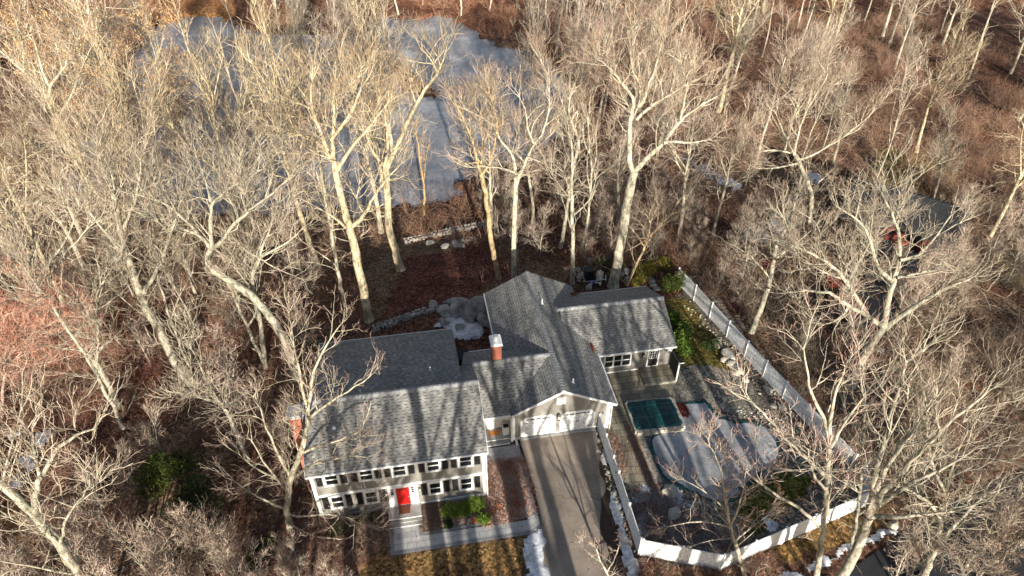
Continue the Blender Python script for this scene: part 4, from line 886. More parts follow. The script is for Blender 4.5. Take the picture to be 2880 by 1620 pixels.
for s in (Ln*.15, Ln*.3, Ln*.9):
    mb = MB(); qbox(mb, s-.6, s+.6, 4.5, 4.56, 1.6, 2.9); w0 = mb.build('window', M['tan'], NH); mb = MB(); qbox(mb, s-.5, s+.5, 4.56, 4.58, 1.7, 2.8); mb.build('pane', M['glass'], w0)
mb = MB(); qbox(mb, Ln*.02, Ln*.44, 4.55, 11, .3, .9); mb.build('deck', M['deck'], NH)
p0 = atg(*zF(700, 930)); sh_ = thing('shed', 'low shed with a flat black roof in front of the neighbouring house', 'shed', (p0[0], p0[1], 0)); mb = MB()
P4 = [at(*zF(690, 900), 2.3), at(*zF(560, 1050), 2.3), at(*zF(760, 1230), 2.3), at(*zF(960, 1060), 2.3), at(*zF(860, 860), 2.3)]
mb.prism([(p[0], p[1], 0) for p in P4], (0, 0, 2.2)); mb.build('wall', M['darkwall'], sh_); mb = MB(); cc = np.mean(P4, 0); mb.prism([tuple(cc+(p-cc)*1.06+(0, 0, -.09)) for p in P4], (0, 0, .12)); mb.build('roof', M['black'], sh_)
wk = MB(); arc = [zF(820, 780), zF(900, 850), zF(1000, 860), zF(1120, 880), zF(1210, 960)]; arc2 = [zF(850, 860), zF(920, 920), zF(1000, 930), zF(1090, 950), zF(1150, 1010)]
L1 = [atg(*p) for p in arc]; L2 = [atg(*p) for p in arc2]
for i in range(4): wk.poly([tuple(L2[i]+(0, 0, .12)), tuple(L2[i+1]+(0, 0, .12)), tuple(L1[i+1]+(0, 0, .12)), tuple(L1[i]+(0, 0, .12))])
struct(wk.build('brick_path', M['deck']))
def parasol(px, py, rad, label, h=2.3):
    b_ = atg(px, py); t = thing('patio_umbrella', label, 'umbrella', tuple(b_)); mb = MB(); mb.cyl(b_, b_+(0, 0, h+.1), .03); mb.build('pole', M['metal'], t); mb = MB(); n = 8
    tp = b_+np.array([0, 0, h+.35]); rm = [b_+np.array([rad*math.cos(k*math.pi/4), rad*math.sin(k*math.pi/4), h-.15]) for k in range(n)]
    for k in range(n): mb.poly([rm[k], rm[(k+1) % n], tp]); mb.poly([rm[(k+1) % n], rm[k], rm[k]-(0, 0, .12), rm[(k+1) % n]-(0, 0, .12)])
    mb.build('canopy', M['cloth_red'], t)
parasol(*zF(475, 960), 1.35, 'open red patio umbrella in front of the neighbouring house, beside its snow strip')
parasol(*zF(95, 860), .95, 'small red patio umbrella on the grass left of the neighbouring house')
for i, (x, y, lb) in enumerate([(890, 590, 'red cushion seat on the left of the neighbouring terrace'), (960, 630, 'red cushion seat in the middle of the neighbouring terrace'), (1050, 570, 'red cushion seat at the back of the neighbouring terrace'), (1110, 670, 'red cushion seat on the right of the neighbouring terrace')]):
    b_ = at(*zF(x, y), 4.3 if i < 2 else 3.6); s_ = thing('outdoor_sofa', lb, 'sofa', tuple(b_)); mb = MB(); mb.box(b_[0]-.7, b_[0]+.7, b_[1]-.4, b_[1]+.3, b_[2]-.1, b_[2]+.3); mb.build('seat', M['cloth_red'], s_); mb = MB(); mb.box(b_[0]-.7, b_[0]+.7, b_[1]+.3, b_[1]+.45, b_[2]-.1, b_[2]+.75); mb.build('backrest', M['cloth_red'], s_)
tr = MB(); qbox(tr, Ln*.3, Ln*.75, 1.6, 4.4, 3.9, 4.2); tr.build('terrace', M['darkwall'], NH)

# ------------------------------------------------------------------ leafy shrubs
def leaf_cloud(name, centers, nleaf, size, cols, mat, parent=None, loc=None, seed=1, hang=0):
    r = np.random.default_rng(seed); c = np.array([q[:3] for q in centers]); rad = np.array([q[3:6] for q in centers]); vol = rad.prod(1)**.7; k = r.choice(len(c), nleaf, p=vol/vol.sum())
    d = r.normal(size=(nleaf, 3)); d /= np.linalg.norm(d, axis=1)[:, None]; rr = r.uniform(.35, 1, nleaf)**.45
    lump = 1+.22*np.sin(d[:, 0]*7+k)*np.cos(d[:, 1]*6+k*2); p = c[k]+d*rad[k]*(rr*lump)[:, None]
    a = r.normal(size=(nleaf, 3)); a /= np.linalg.norm(a, axis=1)[:, None]; b = np.cross(a, r.normal(size=(nleaf, 3))); b /= np.linalg.norm(b, axis=1)[:, None]; s_ = size*r.uniform(.6, 1.3, nleaf)[:, None]
    if hang: a[:, 2] -= hang; a /= np.linalg.norm(a, axis=1)[:, None]
    V = np.stack([p-a*s_, p+b*s_*.45, p+a*s_, p-b*s_*.45], 1).reshape(-1, 3); F = np.arange(nleaf*4).reshape(-1, 4)
    cc = np.array(cols)[r.integers(0, len(cols), nleaf)]*r.uniform(.7, 1.3, (nleaf, 1)); return link_mesh(name, V, F, mat, parent, col=np.repeat(cc, 4, 0), loc=loc)
GR = [(.10, .18, .02), (.15, .22, .03), (.06, .11, .015)]
DG = [(.022, .042, .015), (.035, .056, .018), (.05, .065, .02)]
YG = [(.16, .15, .03), (.21, .18, .03), (.10, .10, .02)]
def shrub(label, centers, n, size, cols, seed, name='evergreen_shrub', cat='shrub', group=None):
    c = np.mean([q[:3] for q in centers], 0); z = min(q[2]-q[5] for q in centers)
    t = thing(name, label, cat, (c[0], c[1], max(z, float(hgt(c[0], c[1], False)))), group)
    leaf_cloud('foliage', centers, n, size, cols, M['leaf'], t, seed=seed)
    for q in centers:
        mb = MB()
        for k in range(5):
            a = k*1.3; mb.cyl((q[0]+.05*math.cos(a), q[1]+.05*math.sin(a), float(hgt(q[0], q[1], False))-.05), (q[0]+q[3]*.5*math.cos(a), q[1]+q[4]*.5*math.sin(a), q[2]+q[5]*.3), .03, .012, n=5)
        mb.build('stem', M['stem'], t)
    return t
M['stem'] = noisy('shrub_stem', (.12, .09, .07), (.2, .16, .12), 3, .9)
def gc(zf_, x, y, rx, ry, rz_): p = atg(*zf_(x, y)); return (p[0], p[1], p[2]+rz_*.8, rx, ry, rz_)
for i, (x, y, r_, lb) in enumerate([(1610, 850, .72, 'bright green rounded shrub nearest the front door in the bed'), (1730, 830, .62, 'bright green rounded shrub in the middle of the front bed row'), (1850, 790, .75, 'bright green rounded shrub at the right end of the front bed row'), (1930, 915, .5, 'small green shrub at the corner of the front bed by the walkway'), (1590, 965, .33, 'tiny dark green shrub at the edge of the front walkway')]):
    shrub(lb, [gc(z1, x, y, r_, r_*.9, r_*.75)], 2600, .05, GR if i < 4 else DG, 20+i)
shrub('dark green low shrub under the left front windows of the house', [gc(z1, 780, 930, .8, .5, .5), gc(z1, 650, 960, .7, .5, .4)], 3000, .05, DG, 31)
shrub('dark green shrub in the front bed half under bare branches, left of the stoop', [gc(z1, 520, 1040, .7, .6, .5)], 2000, .05, DG, 32)
shrub('glossy broad leaved rhododendron at the right end of the wing', [gc(z2, 2080, 900, .8, .8, 1.2), gc(z2, 2130, 800, .8, .9, 1.1), gc(z2, 2150, 960, .7, .7, .9), gc(z2, 2060, 700, .55, .8, 1.0), gc(z2, 2030, 640, .45, .6, .8)], 5200, .115, [(.10, .17, .03), (.15, .22, .04), (.07, .12, .02)], 33)
shrub('yellow green shrub by the leaning trunk behind the wing', [gc(z2, 1740, 240, .9, .8, 1.2), gc(z2, 1800, 170, .8, .8, 1.0), gc(z2, 1700, 290, .6, .5, .7)], 3400, .08, YG, 34)
shrub('small yellow green shrub farther back beside the fence end', [gc(z2, 1960, 130, .9, .7, .8), gc(z2, 1900, 80, .6, .5, .6)], 2000, .08, YG, 35)
shrub('dark rhododendron against the upper end of the long white fence', [gc(z2, 2010, 330, 1.1, .8, 1.0), gc(z2, 2100, 300, .8, .8, 1.1)], 3000, .1, [(.06, .09, .02), (.1, .12, .03)], 36)
shrub('green fern like shrub among the stones behind the garage', [gc(z2, 1330, 70, .8, .6, .5), gc(z2, 1540, 140, .4, .4, .5)], 1200, .08, GR, 37)
shrub('low juniper in the grass between the wing and the fence', [gc(z5, 1230, 960, 1.0, .7, .5)], 2200, .06, DG, 38)
for i, (x, y, r_) in enumerate([(2165, 390, .42), (2230, 650, .26), (2075, 790, .28), (1850, 925, .22), (2000, 850, .34), (2255, 765, .3)]):
    shrub('low orange leaved spirea clump in the bed between the house corner and the driveway', [gc(z1, x, y, r_, r_, .22)], 420, .04, [(.42, .13, .05), (.46, .2, .09), (.22, .09, .05)], 60+i, 'spirea', 'shrub', 'orange spirea clumps in the front bed')
shrub('dark red heap of leaves caught on the pool ice beside the spa', [gc(z4, 560, 270, .45, .8, .12)], 1600, .07, [(.16, .03, .02), (.25, .06, .04), (.09, .02, .015)], 80, 'leaf_heap', 'leaf heap')
for i, (zf_, x, y, rx, rz_, lb) in enumerate([(zG, 1060, 1130, 2.0, 2.6, 'dark green hemlock at the left front of the house under bare maples'), (zG, 860, 980, 1.6, 2.2, 'olive green hemlock left of the house among pink twigs'), (zE, 60, 1130, 2.4, 2.8, 'dark evergreen at the left edge of the picture behind bare branches'), (zG, 1350, 1330, 1.1, .9, 'low dark evergreen below the house corner')]):
    b_ = atg(*zf_(x, y)); cs = [(b_[0]+rs.gauss(0, rx*.55), b_[1]+rs.gauss(0, rx*.55), b_[2]+rz_*(.25+k*.13), rx*(.75-k*.05), rx*(.75-k*.05), rz_*.16) for k in range(9)]
    shrub(lb, cs, 8000 if i < 3 else 2500, .085, DG if i != 1 else [(.10, .12, .02), (.06, .085, .02)], 90+i, 'evergreen_tree', 'tree')

for lb, px, fz, rx, ry in (('small red heap of fallen leaves in the valley between garage and wing roofs', z2(1262, 885), lambda p: gh(p[0])+.03, .15, .55), ('brown leaf heap in the rear valley of the garage roof', z2(1075, 372), lambda p: gh(p[0])+.05, .6, .2)):
    p = on_roof(*px, fz); o = leaf_cloud('leaf_heap', [(p[0], p[1], p[2]+.03, rx, ry, .07)], 420, .05, [(.26, .07, .04), (.16, .05, .03), (.3, .13, .07)], M['leaf'], None, loc=tuple(p), seed=5); tag(o, lb, 'leaf heap')

# ------------------------------------------------------------------ bare trees
UPV = np.array([0, 0, 1.0])
def unit(a): return a/(np.linalg.norm(a, axis=-1, keepdims=True)+1e-9)
def tubes(P, R, sides):
    """P (n,k,3) centre lines, R (n,k) radii -> vertices, quads"""
    n, k, _ = P.shape; T = np.gradient(P, axis=1) if k > 2 else np.repeat(P[:, 1:]-P[:, :1], 2, 1); T = unit(T)
    ref = np.where(np.abs(T[:, :1, 2:3]) > .8, np.array([1.0, .13, 0]), np.array([.07, .02, 1.0])); A = unit(np.cross(T, ref)); B = np.cross(T, A)
    th = np.arange(sides)*2*math.pi/sides
    V = P[:, :, None, :]+R[:, :, None, None]*(A[:, :, None, :]*np.cos(th)[None, None, :, None]+B[:, :, None, :]*np.sin(th)[None, None, :, None])
    i = np.arange(n)[:, None, None]*k*sides; j = np.arange(k-1)[None, :, None]*sides; s = np.arange(sides)[None, None, :]; s2 = (s+1) % sides
    F = np.stack([i+j+s, i+j+s2, i+j+sides+s2, i+j+sides+s], -1).reshape(-1, 4)
    return V.reshape(-1, 3), F
def resample(pts, rads, step):
    pts = np.asarray(pts, float); seg = np.linalg.norm(np.diff(pts, axis=0), axis=1); c = np.concatenate([[0], np.cumsum(seg)]); n = max(2, int(c[-1]/step)+1); u = np.linspace(0, c[-1], n+1)
    # smooth with Catmull-like blending
    Q = np.stack([np.interp(u, c, pts[:, i]) for i in range(3)], 1); rr = np.interp(u, c, rads)
    for _ in range(2): Q[1:-1] = Q[1:-1]*.5+(Q[:-2]+Q[2:])*.25
    return Q, rr, c[-1]
def children(r, P, R, per, t0, ang, length, rfac, k, trop, wob, out=None, lens=None, curl=0.0):
    """grow `per` branches on each of n parents; returns P', R'"""
    n, kk, _ = P.shape; N_ = n*per; par = np.repeat(np.arange(n), per); t = t0+(1-t0)*((np.tile(np.arange(per), n)+r.uniform(0, 1, N_))/per)
    f = t*(kk-1); i = np.minimum(f.astype(int), kk-2); u = (f-i)[:, None]; p = P[par, i]*(1-u)+P[par, i+1]*u; T = unit(P[par, i+1]-P[par, i]); rp = R[par, i]*(1-u[:, 0])+R[par, i+1]*u[:, 0]
    ax = unit(np.cross(T, r.normal(size=(N_, 3)))); a = np.radians(ang*r.uniform(.6, 1.35, N_))[:, None]; d = T*np.cos(a)+ax*np.sin(a)
    if out is not None: d = d+unit(p-out)*.25
    d = unit(d+UPV*trop*.6); L_ = length*r.uniform(.55, 1.25, N_)*(1-.35*t)
    rb = np.minimum(rp*.72, rfac*L_**.9) ; Q = np.empty((N_, k, 3)); Q[:, 0] = p; st = (L_/(k-1))[:, None]
    cv = r.normal(size=(N_, 3))*curl
    for m in range(1, k):
        d = unit(d+r.normal(size=(N_, 3))*wob+UPV*trop*.35+cv); Q[:, m] = Q[:, m-1]+d*st
    Rr = rb[:, None]*np.linspace(1, .32, k)[None, :]; return Q, Rr
def vary(r, n, k, lo): return np.repeat(np.where(r.random(n) < .5, r.uniform(lo*.7, lo, n), r.uniform(.85, 1.15, n)), k)[:, None]
PALE = np.array([.58, .52, .42]); BARK = np.array([.52, .47, .38]); BARKG = np.array([.40, .38, .32]); TW = np.array([.46, .39, .30]); TIP = np.array([.42, .31, .24]); REDT = np.array([.46, .15, .11])
def finish(name, r, limbs, parent, dens=1.0, fine=1.0, bark=BARK, tw=TW, tip=TIP, leaves=None, seed=0, thin=1.0, l2=3.0, maxlev=5, trop=.22, crown=None, tag_=None):
    """limbs: list of (P (k,3), R (k)) of any length. Grow twigs; make children `trunk` and `crown`."""
    V = []; F = []; C = []; nb = 0
    def add(P, R, s, col):
        nonlocal nb
        v, f = tubes(P, R, s); V.append(v); F.append(f+nb); nb += len(v); C.append(np.broadcast_to(col, (len(v), 3)))
    for P, R in limbs: add(P[None], R[None], 10 if R.max() > .12 else 7, bark)
    # sections of the limbs that carry side branches: ~2.2 m each
    S_ = []; SR = []
    cen = np.mean(np.concatenate([P for P, R in limbs]), 0)
    for P, R in limbs:
        for a in range(0, len(P)-3, 3):
            if R[a+3] < .17*max(1, thin) or r.random() < .12: S_.append(P[a:a+4]); SR.append(R[a:a+4])
    if not S_: S_ = [limbs[0][0][-4:]]; SR = [limbs[0][1][-4:]]
    S_ = np.array(S_); SR = np.array(SR)
    E_ = np.array([P[-3:] for P, R in limbs if R[-1] < .12]) if len(limbs) > 1 else None
    n2 = max(1, int(round(2.0*dens))); B2, R2 = children(r, S_, SR, n2, .05, 56, l2*1.08, .0205*thin, 8, trop, .17, cen, curl=.09)
    ends = [(P[-2:], R[-2:]) for P, R in limbs if R[-1] < .1]
    if ends:
        Pe = np.array([e[0] for e in ends]); Re = np.array([np.maximum(e[1], .05) for e in ends]); Bx, Rx_ = children(r, Pe, Re, 3, .6, 28, l2, .019*thin, 8, trop, .12, curl=.05); B2 = np.concatenate([B2, Bx]); R2 = np.concatenate([R2, Rx_])
    add(B2, R2, 5, bark)
    trunkV, trunkF, trunkC = np.concatenate(V), np.concatenate(F), np.concatenate(C)
    tk = link_mesh('trunk', trunkV, trunkF, M['bark'], parent, smooth=True, col=trunkC)
    V, F, C, nb = [], [], [], 0
    B3, R3 = children(r, B2, R2, int(round(4.0*dens)), .15, 47, l2*.6, .0165*thin, 6, trop, .18, cen, curl=.05); R3 = np.maximum(R3, .0125*thin)
    add(B3, R3, 4, (PALE*.35+tw*.65)*vary(r, len(B3), 6*4, .62))
    if maxlev >= 4:
        B4, R4 = children(r, B3, R3, int(round(3*fine)), .15, 42, l2*.33, .013, 4, trop, .18, cen); R4 = np.maximum(R4, .0072*thin); add(B4, R4, 3, (tw*.6+tip*.4)*vary(r, len(B4), 4*3, .38))
    if maxlev >= 5:
        B5, R5 = children(r, B4, R4, max(1, int(round(2*fine))), .3, 38, l2*.16, .012, 2, trop, .2, cen); R5 = np.maximum(R5*0, .0075*thin); R5[:, 1] *= .6; add(B5, R5, 3, tip*.8)
    ck = link_mesh('crown', np.concatenate(V), np.concatenate(F), M['twig'], parent, col=np.concatenate(C))
    if leaves:
        n, cols, size = leaves; tips = (B4 if maxlev >= 4 else B3)[:, -1]; k = r.integers(0, len(tips), n); p = tips[k]+r.normal(size=(n, 3))*.12; a = unit(r.normal(size=(n, 3))); b = unit(np.cross(a, r.normal(size=(n, 3)))); s_ = size*r.uniform(.6, 1.3, (n, 1))
        VV = np.stack([p-a*s_, p+b*s_*.6, p+a*s_, p-b*s_*.6], 1).reshape(-1, 3); cc = np.array(cols)[r.integers(0, len(cols), n)]
        link_mesh('leaves', VV, np.arange(n*4).reshape(-1, 4), M['leaf'], parent, col=np.repeat(cc, 4, 0))
    return tk, ck

FH = np.array([FWD[0], FWD[1], 0]); FH /= np.linalg.norm(FH)
def lift(base, px, py, off=0.0):
    """the point seen at a pixel, on the upright plane through the tree's base (off metres behind it)"""
    d = ray(px, py); k = ((base-CP)@FH+off)/(d@FH); return CP+d*k
TREES = []
def hero(label, zf_, paths, name='bare_tree', **kw):
    """paths: list of (points in the zoom frame, r0, r1[, zoom function]); the first starts at the foot"""
    seed = kw.pop('seed', len(TREES)*7+11); r = np.random.default_rng(seed); foot = paths[0][0][0]; z_ = paths[0][3] if len(paths[0]) > 3 else zf_
    base = atg(*z_(*foot)); t = thing(name, label, 'tree', tuple(base), kw.pop('group', None)); limbs = []; tops = [base[2]]
    for n_, p in enumerate(paths):
        z_ = p[3] if len(p) > 3 else zf_; off = 0 if n_ == 0 else (p[4] if len(p) > 4 else r.uniform(-1.8, 1.8)); m = len(p[0]); W = []
        for i, q in enumerate(p[0]):
            if n_ == 0 and i == 0: W.append(base-np.array([0, 0, .3])); continue
            W.append(lift(base, *z_(*q), off*(i/(m-1))**1.2))
        P, R, Ln = resample(W, np.linspace(p[1], p[2], m), .75); P[1:-1] += r.normal(size=P[1:-1].shape)*.035*min(1, Ln/8)
        if n_ == 0: R[0] *= 1.45; R[1] *= 1.1
        limbs.append((P, R))
        # a few procedural side limbs on long thick limbs so that the crown has depth
        if Ln > 5 and p[2] < .2:
            k = int(Ln/2.2*kw.get('side', 1)); B, Rb = children(r, P[None], R[None], k, .35 if n_ == 0 else .2, 42, max(3.0, Ln*.32), .016, 9, .42, .13, curl=.05)
            for a, b in zip(B, Rb):
                Q_, rr, _ = resample(a, b, .75); limbs.append((Q_, np.maximum(rr, .012)))
    kw.pop('side', None); finish(name, r, limbs, t, **kw); TREES.append((t, base)); return t

YEL = dict(bark=np.array([.56, .48, .34]), tw=np.array([.50, .40, .27]), tip=np.array([.46, .33, .21]))
PAL = dict(bark=np.array([.54, .49, .40]), tw=np.array([.49, .40, .31]), tip=np.array([.47, .31, .23]))
GRY = dict(bark=np.array([.42, .39, .325]), tw=np.array([.46, .41, .33]), tip=np.array([.43, .33, .25]))
PNK = dict(bark=np.array([.48, .43, .36]), tw=np.array([.50, .41, .35]), tip=np.array([.50, .29, .24]))
hero('tall pale barked oak forking above the shadow line behind the shingled rear wing', zA,
     [([(398, 1449), (345, 1150), (280, 850), (240, 690), (200, 560), (150, 370), (115, 170)], .42, .25),
      ([(115, 170), (40, 60), (-60, -40), (-160, -70), (-260, -60)], .2, .05), ([(115, 170), (90, -20), (130, -150), (100, -330), (130, -520)], .2, .04), ([(60, 70), (-30, -180), (-90, -330), (-60, -520)], .16, .04),
      ([(130, 250), (240, 60), (420, -150), (560, -330)], .18, .04), ([(90, -20), (250, -220), (330, -420), (360, -560)], .14, .03),
      ([(245, 700), (290, 670), (370, 590), (430, 470), (520, 330), (640, 200)], .2, .06), ([(215, 700), (130, 620), (0, 540), (-80, 500)], .13, .04), ([(370, 590), (280, 480), (330, 330)], .08, .03)], **YEL, side=.8)
hero('pale tree behind with one long limb leaning right over the pond', zA,
     [([(660, 1040), (600, 850), (555, 690), (550, 400), (535, 200)], .42, .3), ([(535, 200), (470, 150), (400, 20), (380, -120)], .18, .05),
      ([(545, 220), (620, 40), (720, -180), (800, -350), (890, -480), (960, -560)], .25, .1), ([(960, -560), (1010, -680), (1040, -800)], .1, .03), ([(960, -560), (900, -700), (820, -760)], .1, .03), ([(530, 220), (560, 0), (520, -200), (560, -400)], .18, .04)], **YEL)
hero('slender orange barked tree standing alone at the pond edge', zA, [([(848, 590), (850, 460), (842, 300), (818, 180), (805, 50), (780, -80)], .17, .05), ([(846, 310), (860, 150), (880, 50)], .08, .03)], bark=np.array([.45, .3, .17]), dens=.7, fine=.7, l2=2)
hero('mossy brown tree with a thick crooked fork behind the garage roof peak', zA,
     [([(1460, 1110), (1400, 850), (1370, 600), (1350, 400), (1310, 250)], .27, .2), ([(1310, 250), (1270, 130), (1250, 0), (1180, -180), (1100, -330)], .16, .04), ([(1320, 260), (1400, 160), (1420, 20), (1450, -150), (1400, -350)], .15, .04), ([(1310, 200), (1330, 30), (1300, -200)], .1, .03)], bark=np.array([.44, .33, .2]), tw=TW, tip=TIP)
hero('tall straight white barked tree with a Y fork behind the garage roof', zA,
     [([(1582, 1100), (1580, 850), (1585, 600), (1595, 330)], .27, .22), ([(1595, 330), (1590, 250), (1590, 130), (1550, 60), (1470, 0), (1430, -120), (1420, -300), (1300, -400)], .17, .04),
      ([(1600, 340), (1640, 230), (1690, 120), (1740, 10), (1810, -60)], .19, .07), ([(1810, -60), (1850, -200), (1880, -330), (1850, -480)], .09, .03), ([(1740, 10), (1680, -120), (1690, -260), (1620, -380)], .1, .03), ([(1590, 250), (1500, 210), (1380, 200), (1220, 205)], .08, .03), ([(1690, 120), (1800, 160), (1900, 230)], .08, .02), ([(1430, -120), (1330, -200), (1200, -260)], .1, .03)], **PAL)
hero('tree with a wavy S shaped pale trunk right of the Y forked tree', zA,
     [([(1960, 860), (1990, 700), (2030, 430), (2055, 230), (2110, 60), (2110, -60), (2040, -160), (2020, -280), (2040, -400)], .22, .06), ([(2110, -40), (2170, -160), (2200, -330)], .1, .03), ([(2040, -160), (2120, -300), (2200, -420)], .08, .03)], **PAL, side=.8)
hero('straight grey brown tree close behind the junction of the two rear roofs', zA, [([(2055, 1150), (2060, 900), (2062, 600), (2045, 350), (2060, 150), (2040, -50)], .24, .08), ([(2062, 600), (2200, 480), (2250, 300)], .08, .03)], **GRY, dens=.7)
hero('thin pale tree with a slight fork between the wavy tree and the big oak', zA, [([(2130, 900), (2170, 700), (2200, 480), (2215, 250), (2195, 0), (2180, -200)], .15, .04), ([(2210, 260), (2260, 130), (2250, -60)], .08, .03)], **PAL, dens=.7)
hero('thick trunked white oak rising behind the right wing and forking wide', zB,
     [([(2050, 2160), (2120, 1760), (2180, 1400), (2215, 1290)], .5, .36), ([(2200, 1310), (2165, 1180), (2180, 1000), (2170, 880), (2240, 790), (2150, 680), (2090, 570), (1960, 460)], .26, .05), ([(2240, 800), (2310, 770), (2280, 680), (2350, 590), (2400, 420), (2420, 300)], .18, .04),
      ([(2215, 1290), (2330, 1170), (2430, 1090), (2560, 900), (2700, 800), (2850, 720)], .26, .05), ([(2430, 1080), (2480, 1060), (2640, 1085), (2780, 1050)], .16, .04), ([(2230, 900), (2330, 800), (2480, 720), (2600, 640)], .15, .04), ([(2290, 700), (2200, 560), (2170, 400), (2230, 200)], .13, .03), ([(2560, 900), (2600, 700), (2640, 500)], .12, .03)], **PAL, side=.9)
hero('thin bare trunk leaning right, lit orange, behind the wing by the yellow shrub', z2, [([(1590, 280), (1640, 190), (1720, 20), (1800, -150), (1920, -320), (2050, -420)], .17, .05), ([(1800, -150), (1830, -330)], .07, .03)], bark=np.array([.55, .42, .28]), dens=.8)
hero('crooked grey tree leaning far left over the rear corner of the house', zE,
     [([(2235, 1780), (2150, 1480), (2030, 1300), (1950, 1200), (1800, 1080), (1650, 990), (1560, 930), (1545, 870), (1595, 800)], .36, .22), ([(1595, 800), (1570, 750), (1480, 680), (1350, 650), (1200, 610), (1050, 540), (950, 480)], .17, .04), ([(1480, 680), (1380, 560), (1250, 460), (1080, 400), (900, 370)], .12, .03),
      ([(1595, 800), (1605, 700), (1580, 560), (1590, 450), (1700, 360), (1850, 280), (1980, 200)], .17, .04), ([(1600, 810), (1700, 700), (1800, 590), (1900, 500), (2050, 400), (2150, 300)], .17, .04), ([(1590, 450), (1560, 300), (1500, 150)], .1, .03)], **GRY)
hero('twisted grey tree close beside the crooked leaning one, nearer the yard', zE,
     [([(2000, 1700), (1980, 1480), (1960, 1330), (1920, 1150), (1890, 1050), (1920, 950), (1960, 870)], .2, .14), ([(1960, 870), (1880, 850), (1800, 760)], .09, .03), ([(1960, 870), (2050, 820), (2180, 760), (2280, 650)], .12, .03), ([(1950, 880), (1990, 760), (2060, 600), (2100, 450)], .12, .03), ([(1970, 880), (2100, 970), (2230, 1010)], .07, .02)], **GRY)
hero('young grey forked tree left of the leaning pair, base in leaf litter', zE, [([(2010, 1700), (1870, 1400), (1780, 1200), (1720, 1050), (1600, 880), (1540, 740)], .15, .05), ([(1870, 1390), (1950, 1260), (1900, 1100), (1800, 980)], .1, .03)], **GRY, dens=.7)
hero('large pale tree at the upper left, bright bark, several tan leaves still on', zE,
     [([(900, 790), (800, 560), (740, 420), (640, 250), (560, 100), (480, -80), (440, -190), (370, -330)], .38, .2), ([(370, -330), (300, -420), (180, -540), (60, -640), (0, -690), (-90, -760)], .2, .05), ([(370, -330), (370, -440), (440, -500), (500, -580), (530, -750), (520, -950)], .17, .04), ([(440, -190), (560, -380), (600, -520), (690, -720)], .14, .04), ([(365, -430), (300, -590), (280, -700), (230, -850)], .13, .04), ([(740, 420), (860, 300), (900, 160), (1000, 0), (1200, -140)], .18, .04), ([(180, -540), (170, -760), (120, -900)], .13, .03)], bark=np.array([.58, .54, .44]), tw=TW, tip=TIP, leaves=(5000, [(.48, .32, .16), (.5, .36, .2), (.4, .22, .12)], .07))
hero('dark trunked twin behind the large upper left tree, leaves clinging to its twigs', zC, [([(1090, 1820), (960, 1560), (880, 1300), (860, 1010), (820, 700), (760, 380), (690, 150), (640, -60)], .36, .1), ([(860, 1010), (960, 870), (990, 700), (1080, 570), (1200, 430), (1230, 280)], .2, .05), ([(900, 1390), (990, 1090), (1100, 1000), (1240, 900), (1310, 790)], .16, .04), ([(830, 800), (600, 620), (530, 400)], .14, .04)], bark=np.array([.5, .46, .38]), leaves=(9000, [(.5, .33, .16), (.55, .38, .2), (.42, .22, .12)], .075))
hero('many stemmed grey tree at the left with a leaning base near the red maple', zE,
     [([(900, 2000), (780, 1750), (640, 1560), (540, 1440), (420, 1280), (300, 1150), (270, 1040), (220, 960)], .26, .17), ([(220, 960), (120, 860), (0, 780), (-100, 700)], .13, .04), ([(220, 960), (200, 750), (120, 600), (30, 480)], .13, .04), ([(400, 1240), (375, 1130), (370, 1000), (430, 920), (540, 790), (620, 700), (720, 600)], .15, .04), ([(280, 1060), (330, 940), (420, 850), (520, 700), (600, 500)], .13, .04), ([(250, 980), (300, 850), (230, 700), (250, 560)], .1, .03), ([(350, 1200), (180, 1070), (20, 970), (-80, 920)], .12, .03)], **GRY)
hero('very thick grey trunk left of the house, lit on its lower half', zG, [([(975, 505), (860, 380), (790, 220), (700, 70), (660, -60), (600, -260), (560, -480)], .42, .16), ([(700, 70), (790, -90), (850, -250), (900, -420)], .18, .04), ([(640, -120), (520, -260), (430, -380)], .16, .04), ([(600, -260), (680, -420), (700, -620)], .14, .04)], **GRY)
hero('thin young tree in the clearing left of the house, upright stem', zG, [([(965, 470), (905, 320), (850, 180), (800, 20), (760, -120), (700, -240)], .12, .04), ([(850, 170), (900, 40), (960, -60)], .06, .02)], **GRY, dens=.7)
hero('grey stem with mossy bark rising from the red brush at the far left', zG, [([(612, 715), (560, 600), (480, 440), (370, 270), (290, 150), (200, 40), (120, -90)], .17, .06), ([(480, 440), (490, 250), (470, 120), (500, -20)], .09, .03)], **GRY, dens=.8)
hero('massive leaning trunk crossing the lower left corner of the picture', zG, [([(560, 1700), (430, 1500), (300, 1290), (200, 1180), (80, 1050), (-60, 950), (-200, 830)], .29, .18), ([(180, 1150), (170, 1040), (200, 960), (300, 800), (380, 740), (480, 715)], .17, .04), ([(200, 960), (170, 840), (160, 700)], .1, .03), ([(300, 1290), (330, 1150), (450, 1000)], .1, .03)], **GRY, dens=.7)
